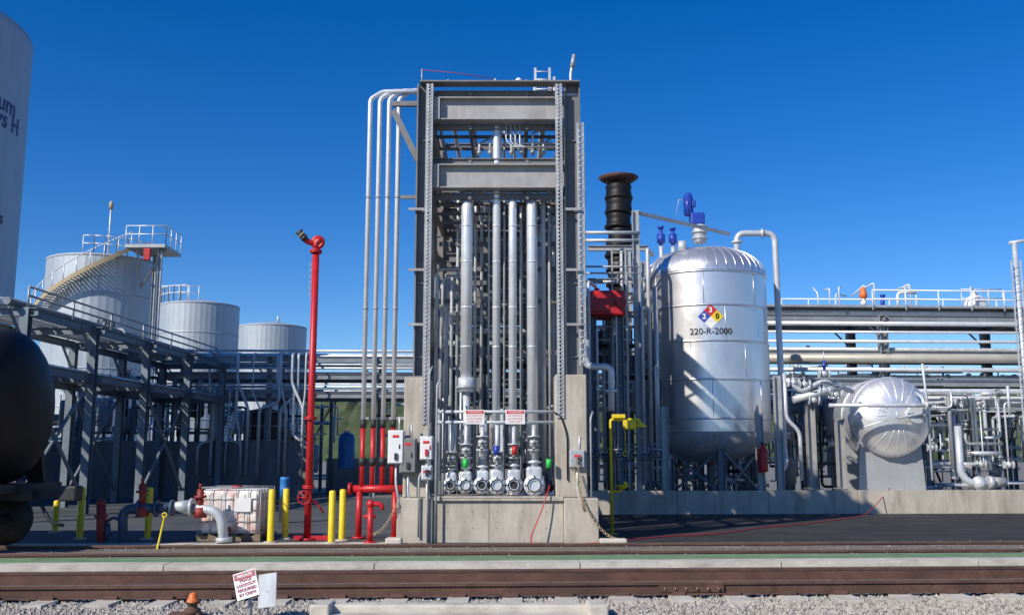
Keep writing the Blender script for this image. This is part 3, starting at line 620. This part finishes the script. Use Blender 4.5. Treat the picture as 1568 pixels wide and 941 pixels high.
# exhaust stack
t=Thing('exhaust_stack'); d=34; x=X(949,d,400); p=t('ribbed_duct',black)
z=Z(440,d); top=Z(285,d); n=7; h=(top-z)/n; rnd=random.Random(3)
for k in range(n):
    r0=.43+rnd.uniform(-.02,.02); ox=rnd.uniform(-.04,.04)
    p.rev([(r0,h*k),(.5,h*(k+.06)),(.51,h*(k+.2)),(r0+.02,h*(k+.32)),(r0,h*(k+.7)),(r0+.03,h*(k+.9)),(r0,h*(k+1.02))],(x+ox,d,z),24)
t('rain_cap',rust).rev([(.01,top+.2),(.55,top+.18),(.72,top+.3),(.7,top+.32),(.5,top+.24),(.01,top+.26)],(x,d,0),24); 
for k in range(4): an=k*pi/2+.4; p.tube((x+.42*cos(an),d+.42*sin(an),top-.1),(x+.5*cos(an),d+.5*sin(an),top+.2),.02,6)
p.tube((x,d,G),(x,d,z),.4,20); t.done()
t=Thing('red_blower_housing'); d=28.0; x0,x1=X(901,d,460),X(958,d,460); z0,z1=Z(482,d),Z(444,d); p=t('housing',red); p.bbox((x0,d,z0),(x1,d+1.2,z1),.06)
p.bbox((x0+.05,d-.05,z0+.1),(x0+.6,d-.003,z1-.1),.02); p.tube((x0+.3,d+.6,z1),(x0+.3,d+.6,z1+.15),.08,10); p.tube((x1-.15,d-.12,(z0+z1)/2),(x1-.15,d,(z0+z1)/2),.15,14); t('support_legs',steelb).ib((x0+.15,d+.4,.5),(x0+.15,d+.4,z0),.2,.2,(1,0,0)); t('support_legs',steelb).ib((x1-.15,d+.4,.5),(x1-.15,d+.4,z0),.2,.2,(1,0,0)); t.done()
# safety shower
t=Thing('safety_shower'); d=20.5; x=X(936,d,720); p=t('standpipe',yellow)
p.path([(x,d,G),(x,d,Z(642,d)),(x+.6,d,Z(642,d)),(x+.6,d,Z(648,d))],.03,10,.05); p.tube((x,d,G),(x,d,G+.02),.12,14)
p.path([(x,d,Z(752,d)),(x+.2,d,Z(752,d)),(x+.2,d,Z(744,d))],.025,8); t('eyewash_bowl',yellow).rev([(.02,-.05),(.13,.02),(.14,.05)],(x+.22,d,Z(746,d)),16)
t('shower_head',yellow).rev([(.02,.08),(.15,-.02),(.15,-.05),(.02,-.04)],(x+.6,d,Z(650,d)),16); p.tube((x+.3,d,Z(642,d)),(x+.3,d,Z(690,d)),.01,6); p.torus((x+.3,d,Z(694,d)),.05,.01)
sg=t('sign_box',yellow); sg.bbox((x+.25,d-.12,Z(657,d)),(x+.52,d-.02,Z(643,d)),.02); sg.bbox((x+.02,d-.1,Z(640,d)),(x+.3,d-.06,Z(634,d)),.01); t('eyewash_bowl',yellow).ball((x+.28,d-.05,Z(740,d)),.05,8)
t.done()
# ---------- horizontal vessel ----------
t=Thing('horizontal_pressure_vessel'); d=29.6; R=1.2; x=X(1370,d,637); zc=Z(637,d); p=t('clad_shell',foil)
prof=[(.002,-.0)]+[(R*sin(pi/2*i/10),.62-.62*cos(pi/2*i/10)) for i in range(1,11)]+[(R,2.3),(R*.6,2.75),(.01,2.85)]
p.rev(prof,(x,d-.3,zc),48,'y')
for k in range(20):
    an=2*pi*k/20; p.sweep([(x+r_*cos(an),d-.3+h_-.006,zc+r_*sin(an)) for r_,h_ in prof[2:-3]],.01,4)
for yy in (.64,1.5): p.torus((x,d-.3+yy,zc),R+.002,.015,'y',48)
n=t('nozzles',galv); n.tube((x+.45,d-.55,zc+.05),(x+.45,d-.1,zc+.05),.2,16); n.tube((x+.45,d-.6,zc+.05),(x+.45,d-.5,zc+.05),.28,18)
n.path([(X(1255,d,625),d-.9,zc+.28),(x+.0,d-.9,zc+.28),(x+.55,d-.9,zc+.28)],.06,10); n.tube((x+.62,d-.9,zc+.28),(x+.55,d-.9,zc+.28),.12,12)
n.path([(x+.6,d-.7,zc-.2),(x+.6,d-.7,zc+.5),(x+.6,d-.2,zc+.7)],.05,10); n.path([(x+.45,d-.6,zc+.05),(x+.45,d-.95,zc+.05),(x-.3,d-.95,zc-.1),(x-.3,d-.95,zc+.1)],.04,8)
s=t('saddles',M('saddle_grey_paint',(.33,.35,.37),.5,0,.1,2,stain=(.24,.23,.21),samt=.4))
zb0=.62
for yy in (.4,1.8):
    q=[(x-1.05,zb0),(x+.98,zb0),(x+.9,zc-.75),(x-.95,zc-.65)]
    vs=[(a_,d+yy+k*.18,b_) for k in(0,1) for a_,b_ in q]; s.add(vs,[(0,1,2,3),(7,6,5,4),(1,0,4,5),(2,1,5,6),(3,2,6,7),(0,3,7,4)])
c2=t('concrete_plinth',concl); c2.bbox((x-1.1,d+.2,.45),(x+1.05,d+.9,.618),.02); c2.bbox((x-1.1,d+1.6,.45),(x+1.05,d+2.2,.618),.02)
t.done()
t=Thing('vessel_manifold'); g=t('pipes',galv); l=t('supports',steel_l)
for uu,vt,dd in ((1243,618,29),(1288,640,29.2),(1300,600,33)): x=X(uu,dd,700); l.ib((x,dd,.5),(x,dd,Z(vt,dd)),.24,.24,(1,0,0),.02); l.box((x-.22,dd-.2,.79),(x+.22,dd+.2,.82))
dd=28.8
g.tube((X(1215,dd,628),dd,Z(612,dd)),(X(1290,dd,628),dd,Z(592,dd)),.11,12); g.path([(X(1205,dd,600),dd,Z(580,dd)),(X(1225,dd,580),dd,Z(600,dd)),(X(1262,dd,600),dd,Z(582,dd)),(X(1315,dd,600),dd+.5,Z(598,dd))],.07,12,.2)
for uu,vv in ((1232,588),(1262,598),(1262,572),(1246,612),(1280,604),(1215,585)): valve(t,(X(uu,dd,vv),dd,Z(vv,dd)),.08,'x')
g.path([(X(1205,dd,600),dd+.2,Z(570,dd)),(X(1205,dd,600),dd+.2,Z(640,dd)),(X(1225,dd,600),dd+.2,Z(660,dd)),(X(1225,dd,600),dd+.2,Z(735,dd))],.06,10,.2)
b=t('blue_actuator',blue); b.tube((X(1262,dd,560),dd,Z(568,dd)),(X(1262,dd,560),dd,Z(552,dd)),.05,8); g.tube((X(1262,dd,560),dd,Z(552,dd)),(X(1262,dd,560),dd,Z(538,dd)),.015,6)
g.path([(X(1415,dd,600),dd,Z(570,dd+3)),(X(1428,dd,600),dd+.4,Z(625,dd)),(X(1428,dd,600),dd+.4,Z(735,dd))],.035,8)
t.done()
# ---------- racks ----------
def rack(name,p0,p1,w,levels,nb,pm,seed=1,brace=True,csz=.22,pr=(.04,.05,.07,.1,.14),mt=None):
    t=Thing(name); s=t('columns',mt or steelb); b=t('beams',mt or steelb); rnd=random.Random(seed)
    p0=Vector((*p0,0));p1=Vector((*p1,0)); e=(p1-p0).normalized(); n=Vector((-e.y,e.x,0)); L=(p1-p0).length
    for k in range(nb+1):
        c=p0+e*L*k/nb
        for s_ in(-1,1):
            q=c+n*s_*w/2; s.ib((q.x,q.y,G),(q.x,q.y,levels[-1]+.1),csz,csz,e)
        for z in levels: 
            a=c-n*(w/2+.3); q=c+n*(w/2+.3); b.ib((a.x,a.y,z),(q.x,q.y,z),.2,.14)
        if k<nb and brace and k%2==0:
            for s_ in(-1,1):
                a=c+n*s_*w/2; q=a+e*L/nb; b.beam((a.x,a.y,.5),(q.x,q.y,levels[0]),.07,.07); b.beam((q.x,q.y,.5),(a.x,a.y,levels[0]),.07,.07)
        for s_ in (-1,1):
            a=c+n*s_*w/2; b.beam((a.x-e.x*.8,a.y-e.y*.8,levels[-1]),(a.x,a.y,levels[-1]-.8),.06,.06)
    for z in levels:
        for s_ in(-1,1):
            a=p0+n*s_*w/2; q=p1+n*s_*w/2; b.ib((a.x,a.y,z+.02),(q.x,q.y,z+.02),.22,.12)
    for li,z in enumerate(levels):
        x=-w/2+.2
        while x<w/2-.1:
            r=rnd.choice(pr); x+=r
            a=p0+n*x-e*.5*rnd.random(); q=p1+n*x; m=rnd.choice(pm)
            t('pipes_'+m.name,m).tube((a.x,a.y,z+.13+r),(q.x,q.y,z+.13+r),r,10)
            for _ in range(2):
                f_=rnd.random(); c=a.lerp(q,f_); t('flanges',galvd).tube((c.x,c.y,z+.13+r),(c.x+e.x*.08,c.y+e.y*.08,z+.13+r),r*1.6,10)
            x+=r+rnd.uniform(.08,.3)
    return t
t=rack('pipe_rack',(-13.2,24),(-12.6,38.6),2.4,[3.9,5.25],4,[galv,pipe_l,steelb,galvd],3); h=t('handrails',galvd)
for x_ in(-14.4,-12.): handrail(h,[(x_,24,5.4),(x_+.5,38,5.4)],.5,2.2,.03)
t.done()
t=rack('pipe_rack',(-14,40.5),(7,41.3),2.6,[4.15,4.9,5.6],5,[galv,pipe_l,pipe_l,galvd,galv],9,False,.2,(.04,.06,.09),rackg); g=t('offtakes',galv)
for zz,r_ in ((5.25,.05),(4.5,.06),(4.62,.035),(5.4,.035),(5.95,.05)): g.tube((-14,39.1,zz),(7,39.9,zz),r_,8)
rnd=random.Random(4)
for k in range(16):
    x=rnd.uniform(-13,-7.8); z=rnd.choice((4.4,5.8)); x2=x+rnd.uniform(-.8,.8); yy=rnd.uniform(38.6,39.0)
    g.path([(x,40,z),(x,yy,z),(x,yy,z-rnd.uniform(.8,2)),(x2,yy,z-2.2),(x2,yy,1)],rnd.choice((.03,.04,.06)),8,.2)
t.done()
# right rack
t=rack('elevated_pipe_bridge',(8.2,37.6),(30.6,38.9),3.0,[3.5,4.4,5.5,6.85],4,[galv,pipe_l,pipe_l,galvd,white],12,False,.3,(.05,.08,.12,.2),rackg); 
t('large_header_pipe',M('tan_header_insulation',(.45,.42,.36),.5,.2,.1,2)).tube((7,35.85,Z(548,35.9)),(30,37.15,Z(545,35.9)),.17,16)
g=t('side_pipes',pipe_l)
for zz,r_ in ((6.62,.09),(6.3,.05),(5.95,.06),(4.9,.08),(4.1,.1),(3.85,.05)): g.tube((8,35.9,zz),(30,37.15,zz+.05),r_,10)
h=t('handrails',galvw); handrail(h,[(13.5,36.2,7.15),(30,37.2,7.15)],.75,1.3,.03); handrail(h,[(11,39.5,7.15),(30,40.2,7.15)],.95,1.1,.03)
dk=t('grating_walkway',galvd)
dk.add([(9,36.0,7.34),(30,37.2,7.34),(30,40,7.34),(9,39,7.34),(9,36.0,7.26),(30,37.2,7.26),(30,40,7.26),(9,39,7.26)],[(0,1,2,3),(7,6,5,4),(0,4,5,1),(1,5,6,2),(2,6,7,3),(3,7,4,0)])
us=t('upright_vents',galvw); rnd=random.Random(8)
for k in range(14):
    x=rnd.uniform(11.5,22); us.path([(x,37,7.34),(x,37,7.34+rnd.uniform(.4,1.0)),(x+rnd.uniform(-.5,.5),37.3,7.34+rnd.uniform(.4,.9))],.03,6)
t.done()
t=Thing('orange_control_valve'); x=X(1322,37,455); z=7.34; t('actuator',orange).rev([(.001,.8),(.09,.78),(.1,.7),(.15,.55),(.15,.42),(.05,.35)],(x,37,z),14); t('body',white).tube((x,37,z),(x,37,z+.38),.06,10); t('body',white).ball((x,37,z+.2),.12); t('yoke',dark).tube((x-.1,37,z+.3),(x+.1,37,z+.3),.03,8); t.done()
t=Thing('blue_pump_motor'); x=X(1355,37,465); z=7.34; t('motor',blue).tube((x-.1,37,z),(x-.07,37,z+.45),.08,12); t('fan_cover',blue).tube((x-.07,37,z+.45),(x-.07,37,z+.52),.1,12); t('pipes',white).path([(x+.5,37,z),(x+.5,37,z+.6),(x+1.2,37,z+.6)],.06,8); t('feet',galvd).bbox((x-.3,36.9,z),(x+.2,37.1,z+.08),.02); t.done()
t=Thing('white_dome_vessel'); x=X(1493,38,460); p=t('shell',white); p.rev([(.4,7.34),(.42,7.6)]+[(.42*cos(pi/2*i/8)+.002,7.6+.42*sin(pi/2*i/8)) for i in range(1,9)],(x,38,0),24); p.tube((x,38,8.0),(x,38,8.15),.1,10); t('hatch',galv).tube((x,37.5,7.6),(x,37.65,7.6),.2,12); handrail(t('railing',galv),[(x-.8,37.4,7.34),(x+.8,37.4,7.34)],.8,.5,.02); t.done()
t=Thing('light_mast'); d=36; x=X(1563,d,500); p=t('mast',galv); p.tube((x,d,G),(x,d,Z(372,d)),.09,12); p.path([(x-.2,d,Z(372,d)),(x+.4,d,Z(368,d)),(x+.6,d,Z(376,d))],.06,8)
ladder(p,(x-.1,d-.2,G),(x-.1,d-.2,Z(400,d)),.35); t.done()
def clutter(name,x0,x1,y0,y1,z0,z1,n,seed,mats=(0,1,2,3,4)):
    t=Thing(name); rnd=random.Random(seed)
    for k in range(n):
        m=rnd.choice((galv,galvd,galv,dark,pipe_l)); p=t('pipes_'+m.name,m)
        x=rnd.uniform(x0,x1);y=rnd.uniform(y0,y1);z=rnd.uniform(z0,z1); pts=[Vector((x,y,z))]
        for j in range(rnd.randint(2,4)):
            a=rnd.choice((0,2,2,0,1)); q=pts[-1].copy(); 
            if a==0: q.x=min(x1,max(x0,q.x+rnd.choice((-1,1))*rnd.uniform(.4,2)))
            elif a==1: q.y+=rnd.uniform(.3,.8)
            else: q.z=rnd.uniform(z0,z1)
            if (q-pts[-1]).length>.3: pts.append(q)
        if len(pts)>1:
            pp=[pts[0],pts[1]]
            for q in pts[2:]:
                if (pp[-1]-pp[-2]).normalized().dot((q-pp[-1]).normalized())>-.5: pp.append(q)
            p.path(pp,rnd.choice((.025,.035,.05,.07)),7,.15)
            if rnd.random()<.45: valve(t,pp[0],rnd.choice((.05,.08)),rnd.choice('xz'))
    for k in range(n//6):
        x=rnd.uniform(x0,x1); y=rnd.uniform(y0,y1)
        t('supports',steelb).ib((x,y,G),(x,y,z1*.9),.14,.14,(1,0,0))
    for k in range(n//8):
        x=rnd.uniform(x0,x1); y=rnd.uniform(y0,y1); z=rnd.uniform(z0,z1*.7); r=rnd.uniform(.15,.35); h=rnd.uniform(.6,1.3)
        m=rnd.choice((galvd,dark,steel)); t('small_vessels_'+m.name,m).rev([(.001,0),(r*.8,.03),(r,.12),(r,h),(r*.8,h+.09),(.001,h+.12)],(x,y,z),16)
        t('vessel_stands',steelb).ib((x,y,G),(x,y,z),.1,.1,(1,0,0))
    t.done()
clutter('process_piping',X(60,42,600),X(330,42,600),37.5,44,2.2,5.2,80,1)
clutter('process_piping',X(330,43,600),X(510,43,600),42,47,.6,4.6,40,2)
clutter('process_piping',X(575,43,600),X(640,43,600),42,47,.6,4.6,14,12)
clutter('process_piping',X(1195,34,650),X(1580,34,650),33.5,36.5,.6,4.2,100,3)
clutter('process_piping',X(895,31,650),X(1010,31,650),29,33,.6,7.2,55,4)
clutter('process_piping',X(670,24,650),X(860,24,650),22.5,30,.6,5.5,60,5)
clutter('process_piping',X(1010,34,700),X(1200,34,700),33,36,.5,2.6,40,6)
clutter('process_piping',X(1190,44,700),X(1600,44,700),40,46,.5,6.0,90,8)
t=Thing('pump_with_elbow'); d=28.6; x=X(1492,d,715); p=t('pipe',galv); p.path([(x-.4,d,2.6),(x-.4,d,1.2),(x-.1,d,.95),(x+.4,d,.95)],.1,14,.3); p.ball((x+.1,d,.98),.2); p.tube((x+.35,d,1.0),(x+.5,d,1.0),.18,14); t('base',conc).bbox((x-.5,d-.2,.45),(x+.8,d+.3,.72)); t('motor',galvd).tube((x+.5,d+.1,1.0),(x+.9,d+.1,1.0),.15,14); t.done()
# ---------- left back wall, tanks ----------
t=Thing('concrete_wall'); p=t('panels',concd); xx=-24
while xx<X(432,39,700): p.box((xx,39,G-.03),(xx+3.2,39.3,Z(675,39)+random.uniform(-.01,.01))); xx+=3.21
t.done()
t=Thing('concrete_block_wall'); t('w',conc).box((X(500,44,700),44,G),(X(640,44,700),44.3,Z(703,44))); t('coping',concl).box((X(500,44,700)-.05,43.95,Z(703,44)+.003),(X(640,44,700),44.35,Z(701,44))); t.done()
t=Thing('brown_storage_tank'); d=42; x=X(402,d,670); p=t('shell',brown); p.rev([(.8,G),(.8,Z(640,d)),(.6,Z(628,d)),(.01,Z(624,d))],(x,d,0),30)
c=t('cage_frame',galvd)
for k in range(10): an=k*pi/5; c.tube((x+.95*cos(an),d+.95*sin(an),2.2),(x+.95*cos(an),d+.95*sin(an),Z(630,d)),.03,6)
for z in (2.4,3.0,3.6): c.torus((x,d,z),.95,.03,'z',24)
t.done()
t=Thing('tan_equipment_shed'); x0,x1=X(432,43,700),X(471,43,700); p=t('walls',tan); p.box((x0,43,G),(x1,44.5,Z(672,43))); t('roof',M('shed_roof_tan',(.28,.2,.12),.8,0,.1,3)).box((x0-.06,42.9,Z(672,43)+.003),(x1+.06,44.6,Z(669,43))); t('door',brown).box((x0+.3,42.97,G),(x0+.75,42.995,Z(700,43))); t.done()
t=Thing('tan_control_cabinet'); x0,x1=X(328,41,680),X(347,41,680); t('cabinet',tan).bbox((x0,40,G),(x1,40.6,Z(655,40)),.02); t('door',M('cabinet_door_tan',(.45,.35,.22),.6,0,.1,3)).box((x0+.05,39.96,2.0),(x1-.05,39.99,Z(660,40))); t.done()
t=Thing('blue_poly_tank'); d=43; x=X(531,d,675); t('shell',lblue).rev([(.36,1.25),(.36,Z(668,d)-.1),(.28,Z(664,d)),(.01,Z(661,d))],(x,d,0),24); t('stand',steelb).box((x-.36,d-.36,G),(x+.36,d+.36,1.24)); t('lid',white).tube((x,d,Z(662,d)),(x,d,Z(659,d)),.15,10); t.done()
def storage(u0,u1,vt,d,name='storage_tank',mat=tankm,seg=96):
    x=(X(u0,d,500)+X(u1,d,500))/2; R=(X(u1,d,500)-X(u0,d,500))/2*.992; zt=Z(vt,d-R)
    t=Thing(name); t('shell',mat).rev([(R,G),(R,zt)],(x,d,0),seg,'z',.004,smooth=False)
    t('roof',tankw).rev([(R*1.0,zt),(R*1.012,zt+.02),(R*1.012,zt+.14),(R*.98,zt+.16),(R*.5,zt+.45),(.01,zt+.6)],(x,d,0),seg)
    for k in range(1,6): z=G+(zt-G)*k/6; t('wind_girders',mat).rev([(R,z-.05),(R*1.009,z-.04),(R*1.009,z+.04),(R,z+.05)],(x,d,0),seg)
    return t,x,R,zt
t,x,R,zt=storage(72,236,390,62)
h=t('railings',galvw)
pts=[(x+R*.97*sin(a_),62-R*.97*cos(a_),zt+.15) for a_ in [(.0+i*.2) for i in range(8)]]; handrail(h,pts,1.1,1.2,.035)
pf=t('platform',galvd); px0,px1=X(205,59,380),X(265,59,380); zp=Z(381,59)
pf.box((px0,57.6,zp-.2),(px1,60.5,zp)); handrail(h,[(px0,57.7,zp),(px1,57.7,zp),(px1,60.4,zp)],1.15,.8,.035); 
for a_ in (px0+.6,px1-.1): pf.beam((a_,58,zp-.2),(x+R-.2,60,zp-2.2),.12,.12)
pf.ib((X(240,58,500),58,G),(X(240,58,500),58,zp-.2),.2,.2,(1,0,0)); pf.ib((X(232,60,500),60,G),(X(232,60,500),60,zp-.2),.2,.2,(1,0,0))
st=t('spiral_stair',tan); rl=t('stair_rails',galvw); n=44; prev=None
for k in range(n):
    f_=k/(n-1); a_=.75-f_*1.95; z=zp-f_*(zp-Z(500,59)); r0,r1=R*1.01,R*1.01+.8
    pi_=[Vector(cylpt(x,62,rr,aa,z)) for rr,aa in ((r0,a_),(r1,a_),(r1,a_-.05),(r0,a_-.05))]
    st.add(pi_+[q-Vector((0,0,.05)) for q in pi_],[(0,1,2,3),(7,6,5,4),(1,0,4,5),(2,1,5,6),(3,2,6,7),(0,3,7,4)])
    o=Vector(cylpt(x,62,r1,a_,z)); 
    if k%4==0: rl.tube(o,o+Vector((0,0,1.05)),.035,5)
    if prev is not None: rl.tube(prev+Vector((0,0,1.05)),o+Vector((0,0,1.05)),.035,5); st.beam(prev,o,.06,.25)
    prev=o
text_cyl(t('tank_number',letter),'120',x,62,R*1.02,.45+.02,Z(497,59),.75,.01)
fp=t('wind_cone_pole',galv); fx=X(188,62,350); fp.tube((fx,60,zt),(fx,60,Z(308,60)),.06,8); t('beacon',tan).tube((fx,60,Z(320,60)),(fx,60,Z(310,60)),.13,10); 
t('red_hose_reel',red).bbox((px1-1.2,57.4,zp-1.0),(px1-.8,57.6,zp-.3),.03)
t.done()
t,x,R,zt=storage(245,364,463,75); handrail(t('railings',galvw),[(x+R*.97*sin(a_),75-R*.97*cos(a_),zt+.15) for a_ in [(-1.2+i*.2) for i in range(7)]],1.2,1.2,.045); handrail(t('railings',galvw),[(x-2.8,74,zt+.4),(x+.2,74,zt+.4)],1.2,.8,.04)
t('ladder_cage',galvd).tube((x-R-.1,73,G),(x-R-.1,73,zt),.06,6); t.done()
t,x,R,zt=storage(364,469,497,86); t('roof_nozzles',galv).tube((x+1,84,zt+.3),(x+1,84,zt+.9),.1,8); t.done()
# big edge tank
t=Thing('large_storage_tank'); cx,cy,R=-22.1,32,5.; zt=Z(72,34); p=t('shell',tankw); p.rev([(R,G),(R,zt-.3),(R*1.0,zt-.02),(R*.6,zt+.5),(.01,zt+.8)],(cx,cy,0),96)
for z in (3,5.5,8,10.5,13): t('weld_seams',tankw).rev([(R,z-.015),(R+.006,z),(R,z+.015)],(cx,cy,0),96)
text_cyl(t('lettering',navy),'um',cx,cy,R+.02,1.53,Z(180,33),.85,.01); text_cyl(t('lettering',navy),'ys H',cx,cy,R+.02,1.56,Z(203,33),.85,.01)
text_cyl(t('tag',letter),'2000',cx,cy,R+.02,1.5,Z(348,33),.4,.005); t.done()
t=Thing('stair_tower'); s=t('frame',galvd); y=44
for k in range(14): 
    x=X(318+k*2.6,y,640); s.box((x,y,Z(690-k*5,y)),(x+.25,y+1,Z(690-k*5,y)+.05))
s.beam((X(318,y,690),y,Z(690,y)),(X(356,y,620),y,Z(622,y)),.05,.25); handrail(s,[(X(318,y,690),y,Z(690,y)),(X(356,y,620),y,Z(622,y))],1,1,.03); t.done()
# ---------- hills ----------
t=Thing('hill'); p=t('s',hillm); n=400; rows=14; vs=[]; rnd=random.Random(2)
nz=[rnd.uniform(-1,1) for _ in range(n)]
def hh(i,x): 
    return 26+4*sin(x*.011)+3*sin(x*.027+1)+12*math.exp(-((x+80)/70)**2)+1.5*sin(x*.11)+1.1*sin(x*.7)+nz[i]*.8
for j in range(rows):
    for i in range(n):
        x=-600+1200*i/(n-1); f_=j/(rows-1); vs.append((x,420+f_*60,-.5+hh(i,x)*sin(f_*pi/2)+rnd.uniform(-.7,.7)*(0<j)))
p.add(vs,[(j*n+i,j*n+i+1,(j+1)*n+i+1,(j+1)*n+i) for j in range(rows-1) for i in range(n-1)],False); t.done()
# ---------- light ----------
Sd=Vector((.60,.62,-.6)).normalized(); el=math.asin(-Sd.z); az=math.atan2(-Sd.x,-Sd.y)
L=bpy.data.lights.new('sun','SUN'); L.energy=5.; L.angle=radians(.5); L.color=(1,.93,.81); lo=bpy.data.objects.new('sun',L); sc.collection.objects.link(lo); lo.rotation_euler=Sd.to_track_quat('-Z','Y').to_euler(); lo.location=(-20,-20,30)
W=bpy.data.worlds.new('World'); sc.world=W; W.use_nodes=True; nt=W.node_tree
sk=nt.nodes.new('ShaderNodeTexSky'); sk.sky_type='NISHITA'; sk.sun_disc=False; sk.sun_elevation=el; sk.sun_rotation=az%(2*pi); sk.air_density=.9; sk.dust_density=0.; sk.ozone_density=4.5
hs=nt.nodes.new('ShaderNodeHueSaturation'); hs.inputs['Hue'].default_value=.512; hs.inputs['Saturation'].default_value=1.35; hs.inputs['Value'].default_value=1.
nt.links.new(sk.outputs[0],hs.inputs['Color']); nt.links.new(hs.outputs[0],nt.nodes['Background'].inputs[0]); nt.nodes['Background'].inputs[1].default_value=.13
# ---------- camera ----------
c=bpy.data.cameras.new('camera'); co=bpy.data.objects.new('camera',c); sc.collection.objects.link(co); co.location=(0,0,EYE); co.rotation_euler=(pi/2+T,0,0)
c.sensor_width=36; c.lens=36*F/1568; c.clip_end=6000; sc.camera=co
sc.view_settings.view_transform='Standard'; sc.view_settings.look='None'; sc.view_settings.exposure=0
